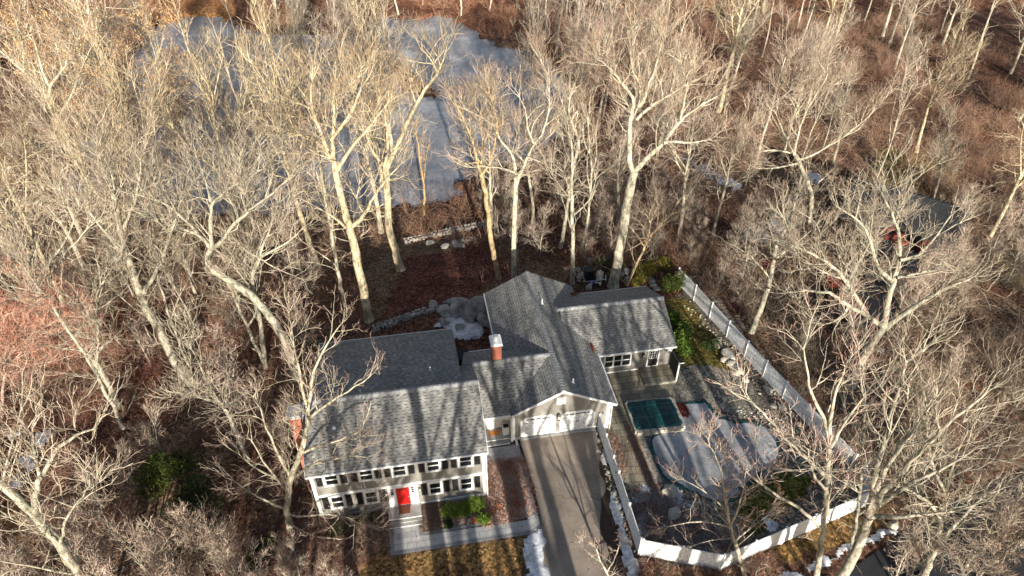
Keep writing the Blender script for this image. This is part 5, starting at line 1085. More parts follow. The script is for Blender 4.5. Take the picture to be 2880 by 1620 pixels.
hero('bright tipped maple overhanging the left end of the house front', z1,
     [([(80, 1010), (30, 900), (20, 780), (40, 620), (70, 460), (140, 300), (190, 150), (230, 0), (235, -110)], .24, .13), ([(235, -110), (190, -300), (150, -520), (120, -700), (60, -870)], .1, .03, z1, -.5), ([(235, -110), (250, -420), (300, -620), (420, -800), (520, -960)], .1, .03, z1, .8), ([(130, 470), (220, 380), (400, 330), (640, 280), (800, 300)], .1, .03, z1, -1), ([(190, 250), (380, 170), (560, 120), (760, 20)], .09, .03, z1, -.8), ([(240, -80), (420, -230), (640, -350), (840, -500)], .09, .025, z1, 0), ([(40, 640), (-80, 500), (-220, 330), (-330, 120)], .1, .03, z1, 0), ([(60, 500), (-60, 260), (-180, 20), (-260, -240)], .1, .03, z1, .6),
      ([(30, 850), (200, 890), (400, 830), (600, 880), (820, 960)], .08, .02, z1, -1.6), ([(25, 800), (-150, 740), (-330, 640), (-500, 520)], .1, .03, z1, 0), ([(30, 930), (200, 1040), (420, 1090), (700, 1080)], .08, .02, z1, -1.5), ([(-80, 500), (-260, 430), (-460, 250)], .08, .02, z1)], bark=np.array([.50, .45, .36]), tw=np.array([.50, .42, .34]), tip=np.array([.48, .34, .29]), side=.55, l2=2.3, dens=.85, thin=.8)
hero('salmon red maple with fine upswept twigs at the left edge', zG, [([(0, 720), (10, 600), (20, 480), (40, 400), (60, 320)], .14, .07), ([(40, 420), (110, 330), (200, 250), (280, 200)], .06, .02), ([(30, 450), (0, 300), (20, 180)], .06, .02), ([(50, 380), (150, 330), (300, 310)], .05, .02), ([(30, 440), (160, 400), (330, 370), (400, 330)], .05, .02), ([(60, 340), (180, 240), (240, 130)], .05, .02), ([(40, 400), (90, 250), (150, 180)], .06, .02), ([(20, 500), (-90, 340), (-150, 220)], .05, .02)], name='red_maple', bark=np.array([.42, .33, .28]), tw=np.array([.56, .31, .24]), tip=np.array([.56, .27, .20]), l2=2.6, fine=1.3, dens=1.3)
hero('broad dark oak in front of the neighbouring house, spreading from a low fork', zF,
     [([(650, 1530), (720, 1370), (790, 1250), (860, 1160)], .36, .28), ([(860, 1160), (880, 1000), (920, 880), (960, 740), (960, 560), (900, 420), (840, 300)], .26, .06), ([(850, 1150), (760, 1090), (640, 1030), (550, 950), (420, 920), (250, 940)], .22, .05), ([(760, 1090), (690, 980), (620, 860), (520, 760), (370, 680), (210, 620)], .2, .05), ([(870, 1170), (1000, 1060), (1150, 970), (1300, 880), (1400, 860)], .25, .06), ([(920, 880), (800, 760), (780, 600), (700, 480), (560, 400)], .17, .04), ([(960, 740), (1080, 720), (1180, 600), (1280, 460)], .14, .04), ([(620, 860), (500, 830), (330, 720)], .1, .03), ([(640, 1030), (600, 1110), (480, 1160), (360, 1090)], .12, .03), ([(940, 850), (1100, 820), (1260, 760)], .12, .03)], **GRY, side=1.0, dens=.85)
hero('knotty pale tree with its crown above the snow patches at the right', zF,
     [([(395, 560), (405, 400), (410, 320), (350, 180), (330, 110), (290, 60)], .25, .17), ([(290, 60), (230, -60), (180, -190)], .12, .03), ([(330, 130), (200, 160), (60, 170), (-40, 110)], .12, .03), ([(330, 110), (420, 80), (560, 0), (700, -100), (800, -200)], .14, .03), ([(300, 70), (330, -100), (420, -280), (500, -400)], .13, .03), ([(300, 70), (150, 40), (0, 80), (-150, 60)], .12, .03)], **PAL)
hero('grey tree in the dry grass between the long fence and the neighbouring house', zF, [([(30, 1190), (100, 1010), (150, 860), (180, 640), (280, 500), (300, 380)], .28, .08), ([(150, 860), (40, 720), (-80, 650)], .1, .03), ([(170, 740), (330, 620), (420, 540)], .1, .03)], **GRY, dens=.7)
hero('thick double trunked oak by the road at the lower right', zH,
     [([(610, 1600), (660, 1460), (750, 1330), (820, 1170), (850, 1060)], .34, .25), ([(850, 1060), (880, 900), (890, 740), (950, 580), (1000, 400), (1060, 200), (1100, 30)], .2, .05), ([(850, 1050), (940, 900), (1060, 760), (1250, 570), (1450, 370), (1640, 230)], .2, .05), ([(860, 1040), (1000, 900), (1200, 800), (1400, 720), (1560, 600)], .16, .04), ([(900, 880), (980, 700), (1130, 520), (1280, 300)], .14, .04), ([(870, 1060), (1000, 1080), (1200, 1040), (1400, 1040), (1600, 960)], .14, .04)], **GRY, side=.6, dens=.75, thin=.85)
hero('pale tree standing inside the fence corner, trunk crossing the white fence', zH,
     [([(500, 1530), (515, 1380), (545, 1200), (565, 1000), (580, 800), (590, 600)], .2, .12), ([(590, 600), (560, 400), (470, 260), (430, 90), (420, -60)], .12, .03), ([(590, 600), (600, 400), (640, 200), (700, 60)], .12, .03), ([(570, 800), (430, 660), (300, 540), (180, 400), (60, 280)], .12, .03), ([(550, 1150), (400, 1000), (200, 900), (80, 800), (0, 700)], .12, .03), ([(600, 600), (700, 420), (830, 260)], .1, .03), ([(580, 900), (470, 760), (450, 600)], .09, .03)], **PNK, side=.4, dens=.7, thin=.85)
hero('bare tree at the roadside, low fork, lower right', zH, [([(1200, 1480), (1240, 1390), (1290, 1240), (1330, 1090), (1350, 900)], .26, .1), ([(1290, 1240), (1400, 1130), (1520, 1000), (1640, 900)], .15, .04), ([(1330, 1090), (1250, 960), (1120, 880), (1000, 850)], .12, .04), ([(1350, 900), (1400, 700), (1500, 500)], .1, .03), ([(1350, 900), (1260, 700), (1230, 500)], .1, .03)], **GRY)
hero('mossy stem rising beside the far fence corner at the right', zH, [([(735, 1290), (770, 1080), (800, 850), (815, 650), (820, 420), (830, 250)], .12, .05), ([(815, 640), (780, 500), (700, 380)], .06, .02)], bark=np.array([.3, .3, .26]), dens=.7)
hero('small reddish tree growing inside the fence below the pool', z4,
     [([(1030, 1500), (960, 1300), (920, 1180), (890, 1060), (860, 900)], .15, .09), ([(860, 900), (850, 740), (780, 560), (740, 470)], .07, .02), ([(880, 1000), (800, 900), (660, 800), (560, 760)], .07, .02), ([(900, 1100), (960, 950), (1000, 830), (1010, 700)], .07, .02), ([(930, 1200), (1080, 1080), (1180, 1000)], .06, .02), ([(900, 1100), (740, 1050), (560, 1060), (440, 1100)], .07, .02), ([(920, 1180), (780, 1180), (640, 1230)], .05, .02)], **PNK, l2=1.7, dens=.9, side=.6)
hero('bare shrub like tree at the foot of the driveway beside the fence corner', z4, [([(60, 1500), (20, 1420), (-40, 1330), (-60, 1250)], .09, .05), ([(20, 1420), (90, 1300), (110, 1210)], .05, .02), ([(-30, 1350), (-120, 1290), (-160, 1230)], .04, .02), ([(40, 1450), (160, 1380), (220, 1340)], .04, .02)], **PNK, l2=1.2, dens=.8, side=.4)
hero('slim tree left of the pond tree, half its trunk in the house shadow', zA, [([(215, 1400), (150, 1080), (110, 850), (80, 650), (40, 480), (0, 330), (-60, 150)], .2, .05), ([(100, 760), (170, 800), (300, 810)], .06, .02)], **PAL, dens=.7)

# prototype bare trees, grown upright about the origin, then copied through the woods
HOLD = []; DESC = {}
def proto(seed, H_, r0, spread=1.0, forks=2, low=.35, dens=1., fine=1., thin=1.0, nl=9, lf=.0195, name='bare_tree', desc='', **kw):
    r = np.random.default_rng(seed); t = thing(name, 'prototype', 'tree', (0, 0, 0)); k = 10
    lean = r.normal(size=3)*.05; lean[2] = 0; z = np.linspace(-.3, H_*.86, k+1); P = np.stack([lean[0]*z+np.cumsum(r.normal(0, .12, k+1)), lean[1]*z+np.cumsum(r.normal(0, .12, k+1)), z], 1); P[0, :2] = 0; R = np.linspace(r0, r0*.16, k+1); R[0] *= 1.3
    P, R, Ln = resample(P, R, .8); limbs = [(P, R)]
    B, Rb = children(r, P[None], R[None], nl, low, 40*spread, H_*.36, lf, 9, .42, .1, curl=.04)
    for a, b in zip(B, Rb): q, rr, _ = resample(a, b, .75); limbs.append((q, rr))
    for _ in range(forks):
        a = B[r.integers(0, min(4, len(B)))]; C_, Rc = children(r, a[None], Rb[:1], 2, .3, 34, H_*.24, .016, 8, .4, .12)
        for x, y in zip(C_, Rc): q, rr, _ = resample(x, y, .75); limbs.append((q, rr))
    kw.setdefault('maxlev', 4); finish('bare_tree', r, limbs, t, dens=dens, fine=fine, thin=thin, **kw); HOLD.append(t); t['label'] = desc; DESC[t.name] = desc; return t
PW = [proto(501, 17, .26, 1.15, 4, .32, **PAL, l2=3.0, desc='wide crowned pale'), proto(502, 20, .28, .9, 4, .4, **YEL, l2=3.0, desc='tall yellowish'), proto(503, 15, .24, 1.25, 4, .28, **GRY, l2=2.9, desc='low forking grey'), proto(504, 18, .25, 1.0, 4, .36, **PNK, l2=2.9, desc='pink twigged'),
      proto(506, 18, .27, 1.05, 4, .34, **GRY, l2=3.0, desc='tall grey'), proto(505, 16, .24, 1.1, 3, .3, desc='tan leaved', leaves=(5200, [(.5, .33, .16), (.55, .38, .2), (.42, .22, .12)], .08), bark=np.array([.46, .42, .34]), l2=2.6)]
PT = [proto(511, 19, .15, .6, 1, .55, dens=.7, fine=.8, nl=7, **PAL, l2=1.8, desc='pale pole like'), proto(512, 17, .12, .65, 1, .5, dens=.7, fine=.8, nl=7, **PNK, l2=1.8, desc='thin pink twigged')]
PS = [proto(521, 7, .09, 1.0, 2, .12, name='sapling', desc='pink twigged', dens=.9, **PNK, l2=1.5, nl=10), proto(522, 6, .08, 1.2, 2, .1, name='sapling', desc='grey brown', dens=.9, l2=1.5, nl=10, bark=BARKG, tw=np.array([.40, .32, .26]), tip=np.array([.42, .24, .2]))]
PCAST = [proto(desc='tall grey bare', seed=531, H_=21, r0=.68, lf=.045, spread=1.1, forks=3, low=.35, dens=.3, l2=3.2, maxlev=3, **GRY), proto(desc='tall pale bare', seed=532, H_=19, lf=.045, r0=.6, spread=.8, forks=2, low=.42, dens=.3, l2=3, maxlev=3, **PAL)]
used = set()
def plant(P_, x, y, s, label, group, rz_=None, name=None):
    label = label.replace('standing in front of the house beyond the lower edge of the picture', 'in front of the house below the picture')
    global used
    z = float(hgt(x, y)); first = id(P_) not in used
    if first: t = P_; used.add(id(P_))
    else:
        t = P_.copy(); COL.objects.link(t)
        for ch in list(P_.children): c = ch.copy(); COL.objects.link(c); c.parent = t
    t.location = (x, y, z); t.rotation_euler = (0, 0, random.uniform(0, 6.28) if rz_ is None else rz_); t.scale = (s, s, s*random.uniform(.92, 1.1)); t['label'] = (DESC.get(P_.name, '')+' '+label).strip(); t['category'] = 'tree'; t['group'] = group
    return t
# places that must stay open to view, as seen on the ground and above it
CLEAR = [[dd(*p) for p in [(770, 1010), (850, 830), (930, 830), (1000, 740), (1200, 700), (1320, 660), (1460, 700), (1660, 700), (1720, 690), (1900, 850), (1960, 930), (2160, 1160), (2190, 1240), (1830, 1449), (1500, 1560), (960, 1560), (960, 1330), (770, 1330)]],
         [dd(*p) for p in [(1000, 540), (1060, 320), (1180, 330), (1180, 500), (1230, 620), (1220, 700), (1000, 740), (960, 640)]],
         [dd(*p) for p in [(400, -20), (640, -20), (640, 40), (540, 90), (420, 90)]], [zF(*p) for p in [(640, 800), (850, 760), (1100, 830), (1050, 1000), (850, 1000), (640, 1010)]],
         [zD(*p) for p in [(1050, 400), (1350, 400), (1400, 520), (1050, 520)]], [zH(*p) for p in [(800, 1250), (1300, 1150), (1300, 1449), (750, 1449)]], [z4(*p) for p in [(1150, 900), (1900, 900), (1900, 1100), (1150, 1300)]],
         [zG(*p) for p in [(0, 700), (240, 680), (250, 880), (110, 1100), (0, 1100)]]]
CLEAR.append([zG(*p) for p in [(-60, 100), (260, 150), (380, 330), (300, 470), (0, 700), (-60, 700)]])
TCLEAR = [c_ for i_, c_ in enumerate(CLEAR) if i_ not in (3, 5)]
def blocked(x, y, H_, wd):
    z = float(hgt(x, y))
    for fz in (0, .3, .6, .95):
        for sx in (-.6, 0, .6):
            px, py = project((x+sx*wd*(fz > .2)*_rt[0], y+sx*wd*(fz > .2)*_rt[1], z+H_*fz))
            for C_ in TCLEAR:
                if inpoly(np.array([px]), np.array([py]), C_)[0]: return True
    return False
def onwater(x, y): return bool(inpoly(np.array([x]), np.array([y]), LAKE)[0]) and not bool(inpoly(np.array([x]), np.array([y]), SPIT)[0])
BLD = [(-1.5, 30.5, -1, 20)]
pts = [tuple(b[:2]) for _, b in TREES]
def scatter(P_, n, xr_, yr_, dmin, srange, label, group, H_, wd, water=False, imgbox=None, check=True):
    c = 0
    for _ in range(n*60):
        if c >= n: break
        x = random.uniform(*xr_); y = random.uniform(*yr_); s = random.uniform(*srange)
        if (onwater(x, y) and not water) or any(b[0] < x < b[1] and b[2] < y < b[3] for b in BLD): continue
        if inpoly(np.array([x]), np.array([y]), [q[:2] for q in road+road2[::-1]])[0]: continue
        px, py = project((x, y, float(hgt(x, y))))
        if imgbox and not (imgbox[0] < px < imgbox[2] and imgbox[1] < py < imgbox[3]): continue
        if any((x-a)**2+(y-b)**2 < dmin**2 for a, b in pts): continue
        if check and blocked(x, y, H_*s, wd*s): continue
        pts.append((x, y)); plant(random.choice(P_), x, y, s, label, group); c += 1
    print('scatter', group, c, 'of', n)
scatter(PT+[PW[1], PW[0]], 70, (-95, 190), (108, 175), 4, (.85, 1.3), 'bare tree upright in the woods beyond the pond', 'woods beyond the pond', 16, 2)
def sow(P_, n, xr_, yr_, **k): scatter(P_, n, xr_, yr_, **k)
scatter([PW[1], PW[0], PW[4], PW[3]], 15, (-30, 5), (27, 43), 3.6, (.95, 1.25), 'bare tree on the near shore left of the open ice', 'trees on the near left shore', 17, 4)
scatter([PW[1], PW[0], PW[3], PW[4]], 18, (-32, 8), (43, 98), 5.5, (.85, 1.15), 'bare tree in the frozen shallows left of the pond', 'trees in the frozen shallows', 16, 4, water=True)
scatter([PW[5], PW[1], PW[0], PW[5]], 16, (-85, -20), (30, 112), 7, (.9, 1.2), 'bare tree on the upper left bank', 'trees on the upper left bank', 16, 4)
scatter(PT+[PW[3], PW[0], PW[2]], 38, (10, 66), (27, 104), 4.2, (.75, 1.1), 'bare tree in the woods right of the pond', 'trees right of the pond', 15, 3)
scatter([PW[0], PW[3], PT[0], PT[1]], 14, (12, 60), (44, 104), 4.0, (.7, 1.0), 'bare tree', 'trees on the frozen right margin', 14, 3, water=True, imgbox=(1390, 130, 1900, 490))
scatter(PT+[PW[0], PW[1]], 40, (36, 160), (58, 112), 4.5, (.85, 1.25), 'bare tree', 'woods at the upper right', 16, 2)
scatter(PW[:5], 26, (38, 130), (14, 104), 7, (.75, 1.0), 'bare tree in the woods round the neighbouring house', 'trees round the neighbouring house', 14, 4)
scatter([PW[2], PW[3], PT[1], PW[4]], 12, (-48, -3), (-6, 30), 6, (.6, .9), 'bare tree in the woods left of the house', 'trees left of the house', 12, 4)
scatter(PS, 46, (-45, -1), (-12, 30), 2.8, (.7, 1.2), 'small sapling in the red brush left of the house', 'saplings left of the house', 6, 2)
scatter(PS, 50, (34, 75), (-14, 30), 2.5, (.6, 1.1), 'small sapling in the brush right of the long fence', 'saplings right of the fence', 6, 2)
scatter(PS, 34, (14, 40), (24, 44), 2.0, (.6, 1.0), 'small sapling among the trunks behind the garage', 'saplings behind the garage', 6, 1.5)
for i, (x, y, s) in enumerate([(120, 1420, .7), (200, 1380, .9), (290, 1430, .8), (380, 1400, .95), (450, 1440, .8), (520, 1420, .9), (600, 1435, .75), (660, 1450, .8), (740, 1440, .6), (830, 1445, .5), (340, 1500, 1.0), (480, 1520, 1.0), (620, 1530, .9), (250, 1520, .9), (760, 1500, .6), (90, 1500, .9), (880, 1470, .45), (560, 1350, .7)]):
    q = atg(*dd(x, y+40)); plant(PS[i % 2 if i % 5 else 0], q[0], q[1], s, 'low bare bush in front of the house at the bottom left', 'bushes at the bottom left')
for i, (x, y, s) in enumerate([(1000, 1440, .8), (1120, 1400, .7), (1500, 1330, 1.0), (1600, 1250, 1.0), (1700, 1300, 1.1), (1560, 1430, .9), (1740, 1150, 1.1), (1420, 1420, .8), (1650, 1420, 1.0), (1800, 1230, 1.1)]):
    q = atg(*zH(x, y+60)); plant(PS[i % 2], q[0], q[1], s, 'small sapling by the road', 'saplings by the road')
# tall trees standing in front of the house, behind the camera, which throw the long shadows
for i, (x, y, s) in enumerate([(2.5, -24, .95), (5, -27, 1.0), (8.5, -23, 1.0), (11, -31, 1.05), (0, -36, 1.05), (6, -38, 1.0), (14.5, -36, 1.05), (20.5, -36, 1.0), (26, -38, 1.05), (31, -36, 1.1), (9.5, -48, 1.15), (22, -50, 1.15), (13.2, -25, .9), (17, -27, 1.0), (19.5, -24, .9), (24.5, -23, .95), (28.5, -26, 1.0), (33, -24, .95), (-4, -27, 1.0), (38, -27, .95), (5, -42, 1.1), (16, -45, 1.1), (27, -48, 1.15), (-8, -44, 1.1), (44, -25, .9)]):
    plant(PCAST[i % 2], x, y, s, 'tree standing in front of the house beyond the lower edge of the picture', 'trees in front of the house')

# every planted tree says which one it is: its looks and how near it stands to a landmark
MARKS = [('the salmon red maple', atg(*zG(10, 700))), ('the massive leaning trunk', atg(*zG(430, 1500))), ('the left end of the house', (-1, 4)), ('the neighbouring house', tuple(np.array(Q(Ln/2, 0, 0))[:2])), ('the far fence corner', (39.2, -3)), ('the back end of the long fence', (34.3, 21.6)),
         ('the road', road[2]), ('the farther stone wall', atg(*zA(1050, 735))), ('the thick white oak', atg(*zB(2050, 2160))), ('the pale leaf bearing tree', atg(*zE(900, 790))), ('the near pond shore', (8.4, 41)), ('the spit in the pond', SPIT[2]), ('the right end of the pond', atg(*dd(1510, 210))), ('the left end of the pond', atg(*dd(190, 420))),
         ('the brown field across the pond', atg(*dd(500, 10))), ('the far shore of the pond', atg(*dd(1050, 30))), ('the red patio umbrella', atg(*zF(475, 960))), ('the snow strips in the woods', atg(*zD(200, 1200)))]
ORD = ['nearest', 'second nearest', 'third nearest', 'fourth nearest', 'fifth nearest', 'sixth nearest', 'seventh nearest', 'eighth nearest', 'ninth nearest', 'tenth nearest', 'eleventh nearest', 'twelfth nearest', 'thirteenth nearest', 'fourteenth nearest', 'fifteenth nearest', 'sixteenth nearest']
bins = {}
for t_ in list(COL.objects):
    if t_.parent is None and t_.get('category') == 'tree' and t_.name.split('.')[0] in ('bare_tree', 'sapling') and t_.get('group') and t_['group'] != 'trees in front of the house':
        de = next((v for v in DESC.values() if t_['label'].startswith(v)), None)
        if de is None: continue
        k_ = min(range(len(MARKS)), key=lambda m: (MARKS[m][1][0]-t_.location[0])**2+(MARKS[m][1][1]-t_.location[1])**2)
        bins.setdefault((de, t_.name.split('.')[0], k_), []).append(t_)
for (de, nm, k_), L_ in bins.items():
    m = MARKS[k_]; L_.sort(key=lambda t_: (m[1][0]-t_.location[0])**2+(m[1][1]-t_.location[1])**2)
    for i_, t_ in enumerate(L_):
        t_['label'] = '%s %s %s %s' % (de, 'bare tree' if nm == 'bare_tree' else 'sapling', ORD[i_] if i_ < 16 else 'farther away from', m[0] if i_ >= 16 else 'to '+m[0])
        if i_ >= 16: t_['group'] = ('trees farther away from '+m[0]) if nm == 'bare_tree' else ('saplings farther away from '+m[0])

RM = [('the raised spa', (26.2, 5)), ('the driveway fence', (21.3, -1)), ('the flagstone patio', (32, 8)), ('the upper half of the long fence', (36, 12)), ('the lower half of the long fence', (38.5, 2)), ('the front fence', (27, -8)), ('the covered side stoop', (28, 9))]
for gr, what, marks in (('ledge rocks behind the house', 'grey ledge rock', [('the garage roof edge', (14.4, 17)), ('the dry stone wall', (6, 17))]), ('stones by the farther wall', 'flat pale stone', [('the left end of the farther stone wall', atg(*zA(690, 820)))]),
        ('stones round the pool equipment', 'garden stone', [('the black equipment box', atg(*z2(1225, 225))), ('the thick white oak', atg(*zB(2050, 2160)))]), ('stones in the pool garden beds', 'weathered stone', RM)):
    bb = {}
    for t_ in COL.objects:
        if t_.get('group') == gr: k_ = min(range(len(marks)), key=lambda m: (marks[m][1][0]-t_.location[0])**2+(marks[m][1][1]-t_.location[1])**2); bb.setdefault(k_, []).append(t_)
    for k_, L_ in bb.items():
        m = marks[k_]; L_.sort(key=lambda t_: (m[1][0]-t_.location[0])**2+(m[1][1]-t_.location[1])**2)
        for i_, t_ in enumerate(L_): t_['label'] = '%s %s to %s' % (what, ORD[min(i_, 15)], m[0])
# the far woods read as one mass
def far_woods(n, seed):
    r = np.random.default_rng(seed); VV, FF, CC, nb = [], [], [], 0; ps = []
    for q in range(4):
        h = (15, 17, 13, 16)[q]; z = np.linspace(0, h*.85, 9); P = np.stack([np.cumsum(r.normal(0, .15, 9)), np.cumsum(r.normal(0, .15, 9)), z], 1); R_ = np.linspace(.17, .04, 9); B1, R1 = children(r, P[None], R_[None], 11, .35, 38, h*.34, .019, 6, .4, .13, curl=.04); B2, R2 = children(r, B1, R1, 7, .15, 42, h*.16, .022, 5, .35, .2); R2 = np.maximum(R2, .022); B3, R3 = children(r, B2, R2, 5, .15, 42, h*.08, .02, 3, .3, .22); R3 = np.maximum(R3, .016)
        v, f, c, m = [], [], [], 0
        for Q_, W2, s_, cl in ((P[None], R_[None], 6, PAL['bark']), (B1, R1, 4, PAL['bark']), (B2, R2, 3, np.array([.50, .39, .31])), (B3, R3, 3, np.array([.46, .30, .23]))):
            a, b = tubes(Q_, W2, s_); v.append(a); f.append(b+m); m += len(a); c.append(np.broadcast_to(cl, (len(a), 3)))
        ps.append((np.concatenate(v), np.concatenate(f), np.concatenate(c)))
    k = 0
    while k < n:
        x, y = r.uniform(-110, 210), 112+r.uniform(0, 1)**1.3*130
        if any((x-a)**2+(y-b)**2 < 6 for a, b in pts): continue
        if any(inpoly(np.array([q_[0]]), np.array([q_[1]]), C_)[0] for C_ in (CLEAR[2], CLEAR[4]) for q_ in (project((x, y, float(hgt(x, y)))), project((x, y, float(hgt(x, y))+9)))): continue
        k += 1; v, f, c = ps[r.integers(0, 4)]; a = r.uniform(0, 6.28); s = r.uniform(.8, 1.25); ca, sa = math.cos(a)*s, math.sin(a)*s; w_ = np.stack([v[:, 0]*ca-v[:, 1]*sa+x, v[:, 0]*sa+v[:, 1]*ca+y, v[:, 2]*s+float(hgt(x, y))], 1)
        VV.append(w_); FF.append(f+nb); nb += len(w_); CC.append(c*r.uniform(.8, 1.15))
    return tag(link_mesh('far_woods', np.concatenate(VV), np.concatenate(FF), M['twig'], col=np.concatenate(CC)), 'far off bare winter woods behind the pond, reading as one mass', 'woods', kind='stuff')
far_woods(260, 3)
for t_ in HOLD:
    if id(t_) not in used:
        for c_ in list(t_.children): bpy.data.objects.remove(c_)
        bpy.data.objects.remove(t_)

# ------------------------------------------------------------------ brush on the forest floor: nobody could count it
def brush(name, label, n, fn, size, cols, per=26, rad=.007, seed=1):
    r = np.random.default_rng(seed); xy = fn(r, n); n = len(xy); z = hgt(xy[:, 0], xy[:, 1]); base = np.stack([xy[:, 0], xy[:, 1], z], 1)
    p = np.repeat(base, per, 0); N_ = len(p); p = p+np.concatenate([r.normal(0, .22, (N_, 2)), np.zeros((N_, 1))], 1); L_ = size*r.uniform(.4, 1.2, N_)*np.repeat(r.uniform(.5, 1.3, n), per); d = unit(r.normal(size=(N_, 3))*np.array([.75, .75, .3])+np.array([0, 0, .75])); k = 3; Q = np.empty((N_, k, 3)); Q[:, 0] = p
    for m in range(1, k): d = unit(d+r.normal(size=(N_, 3))*.28); Q[:, m] = Q[:, m-1]+d*(L_/(k-1))[:, None]
    R = np.repeat(np.array([[1.3, 1, .5]])*rad, N_, 0); Q2, R2 = children(r, Q, R, 3, .25, 45, size*.45, .02, 2, .1, .2); R2 = np.maximum(R2*0, rad*.8); v1, f1_ = tubes(Q, R, 3); v2, f2_ = tubes(Q2, R2, 3)
    cc = np.array(cols); c1 = cc[r.integers(0, len(cc), n)]; c1 = np.repeat(c1, per, 0); C1 = np.repeat(c1, k*3, 0); C2 = np.repeat(np.repeat(c1, 3, 0), 2*3, 0)
    o = link_mesh(name, np.concatenate([v1, v2]), np.concatenate([f1_, f2_+len(v1)]), M['twig'], col=np.concatenate([C1, C2])); return tag(o, label, 'brush', kind='stuff')
def area_fn(xr_, yr_, avoid=True):
    def f(r, n):
        xy = np.stack([r.uniform(*xr_, n), r.uniform(*yr_, n)], 1); ok = ~(inpoly(xy[:, 0], xy[:, 1], LAKE) & ~inpoly(xy[:, 0], xy[:, 1], SPIT)); ok &= ~((xy[:, 0] > -.8) & (xy[:, 0] < 30) & (xy[:, 1] > -1) & (xy[:, 1] < 19.5))
        ok &= ~((xy[:, 0] > 3) & (xy[:, 0] < 14) & (xy[:, 1] > 16) & (xy[:, 1] < 35)); ok &= ~((xy[:, 0] > 3) & (xy[:, 0] < 39) & (xy[:, 1] > -80) & (xy[:, 1] < 16)); ok &= ~inpoly(xy[:, 0], xy[:, 1], [q[:2] for q in road+road2[::-1]]); ok &= ~inpoly(xy[:, 0], xy[:, 1], gpoly(CLEAR[3])); ok &= ~inpoly(xy[:, 0], xy[:, 1], gpoly(CLEAR[7]))
        ok &= fbm(xy[:, 0], xy[:, 1], 6, 21) > .4; ok &= ~((xy[:, 0] > 21) & (xy[:, 0] < 36.5) & (xy[:, 1] < 24)); return xy[ok]
    return f
brush('brush', 'tangled pinkish brown brush covering the forest floor beyond the pond', 3600, area_fn((-90, 170), (95, 190)), 3.4, [(.44, .22, .14), (.46, .27, .18), (.28, .14, .09)], 16, .016, 5)
brush('brush', 'tangled brush on the banks and under the trees round the pond', 4600, area_fn((-75, 110), (18, 96)), 3.0, [(.30, .18, .125), (.36, .24, .17), (.22, .13, .095)], 16, .011, 6)
brush('brush', 'reddish tangled brush under the trees left of the house', 2000, area_fn((-48, -1), (-20, 30)), 2.0, [(.24, .11, .085), (.28, .17, .13), (.20, .12, .09)], 20, .008, 7)
brush('brush', 'grey brown tangled brush right of the long white fence', 2400, area_fn((36.5, 90), (-20, 30)), 2.1, [(.24, .19, .14), (.21, .14, .105), (.28, .22, .17)], 18, .008, 8)
def bed(poly, n):
    P = gpoly(poly)
    def f(r, m):
        a = np.array(P); xy = np.stack([r.uniform(a[:, 0].min(), a[:, 0].max(), m), r.uniform(a[:, 1].min(), a[:, 1].max(), m)], 1); return xy[inpoly(xy[:, 0], xy[:, 1], P)]
    return f
brush('bed_planting', 'dry pinkish grey ground cover in the bed between the house corner, walkway and driveway', 900, bed([z1(*p) for p in [(1975, 345), (2320, 310), (2420, 840), (1980, 960), (1900, 900), (1980, 700)]], 0), .3, [(.52, .37, .31), (.60, .49, .43), (.40, .18, .11)], 14, .008, 9)
brush('bed_planting', 'dry brown stalks in the front bed beside the stoop', 260, bed([z1(*p) for p in [(1340, 760), (1560, 740), (1540, 960), (1350, 1000)]], 0), .35, [(.22, .15, .12), (.3, .22, .18)], 14, .007, 10)
brush('bed_planting', 'tangled dry plants in the bed left of the stoop', 500, bed([z1(*p) for p in [(-200, 1000), (300, 920), (1000, 810), (1015, 1150), (900, 1200), (600, 1500), (-200, 1500)]], 0), .8, [(.32, .2, .16), (.38, .28, .22), (.26, .12, .09)], 16, .008, 11)
brush('bed_planting', 'frosted grey ground cover below the pool inside the fence', 1300, bed([z4(*p) for p in [(170, 850), (380, 830), (640, 980), (1000, 1200), (1050, 1250), (860, 1300), (290, 1190)]], 0), .3, [(.50, .48, .48), (.38, .31, .28), (.28, .15, .12)], 12, .007, 12)
brush('bed_planting', 'dry reddish plants in the strip between the path and the pool coping', 380, bed([z3(*p) for p in [(1690, 460), (1800, 560), (2080, 1190), (1980, 1190), (1760, 700)]], 0), .2, [(.42, .26, .2), (.5, .34, .28), (.35, .16, .1)], 12, .006, 13)
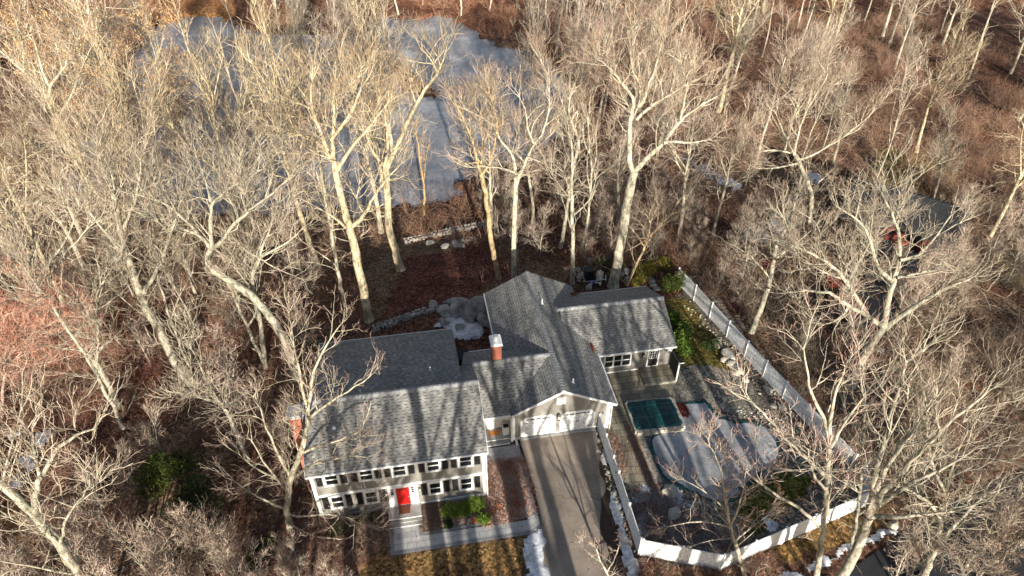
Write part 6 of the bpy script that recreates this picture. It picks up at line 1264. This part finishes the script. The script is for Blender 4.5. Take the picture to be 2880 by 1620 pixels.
brush('bed_planting', 'dry shrubs along the foot of the driveway fence on the pool side', 200, bed([z3(*p) for p in [(1480, 560), (1560, 600), (1640, 800), (1660, 1000), (1600, 960)]], 0), .35, [(.4, .3, .26), (.3, .2, .15)], 14, .007, 14)
brush('bed_planting', 'reddish brush outside the white fence at the bottom of the picture', 700, bed([z4(*p) for p in [(280, 1380), (820, 1440), (1200, 1280), (1300, 1600), (200, 1600)]], 0), .6, [(.36, .18, .13), (.4, .28, .2)], 14, .008, 15)

# fallen leaves over the ground near the house
r = np.random.default_rng(77); n = 26000; xy = np.stack([r.uniform(-24, 42, n), r.uniform(-9, 36, n)], 1)
ok = ~((xy[:, 0] > -.2) & (xy[:, 0] < 30) & (xy[:, 1] > -.2) & (xy[:, 1] < 18.6)) & ~((xy[:, 0] > 14.5) & (xy[:, 0] < 21) & (xy[:, 1] < 5) & (r.random(n) > .06)) & ~(inpoly(xy[:, 0], xy[:, 1], POOL) & (r.random(n) > .12)); ok &= ~((xy[:, 0] > 4.6) & (xy[:, 0] < 15) & (xy[:, 1] < -1.5) & (xy[:, 1] > -3.8) & (r.random(n) > .05)); ok &= ~((xy[:, 0] > 22) & (xy[:, 0] < 36) & (xy[:, 1] > -3) & (xy[:, 1] < 11) & (r.random(n) > .1)); ok &= ~inpoly(xy[:, 0], xy[:, 1], LAKE)
xy = xy[ok]; n = len(xy); zz = hgt(xy[:, 0], xy[:, 1])+.05+.06*((xy[:, 0] > 14) & (xy[:, 0] < 36) & (xy[:, 1] < 11)); p = np.stack([xy[:, 0], xy[:, 1], zz], 1); a = unit(r.normal(size=(n, 3))*np.array([1, 1, .35])); b = unit(np.cross(a, r.normal(size=(n, 3))*np.array([.3, .3, 1]))); s_ = r.uniform(.035, .09, (n, 1))
cc = np.array([(.24, .10, .06), (.32, .17, .09), (.16, .06, .04), (.38, .24, .13)])[r.integers(0, 4, n)]
tag(link_mesh('fallen_leaves', np.stack([p-a*s_, p+b*s_*.6, p+a*s_, p-b*s_*.6], 1).reshape(-1, 3), np.arange(n*4).reshape(-1, 4), M['leaf'], col=np.repeat(cc, 4, 0)), 'dry fallen leaves scattered over the yard', 'leaves', kind='stuff')
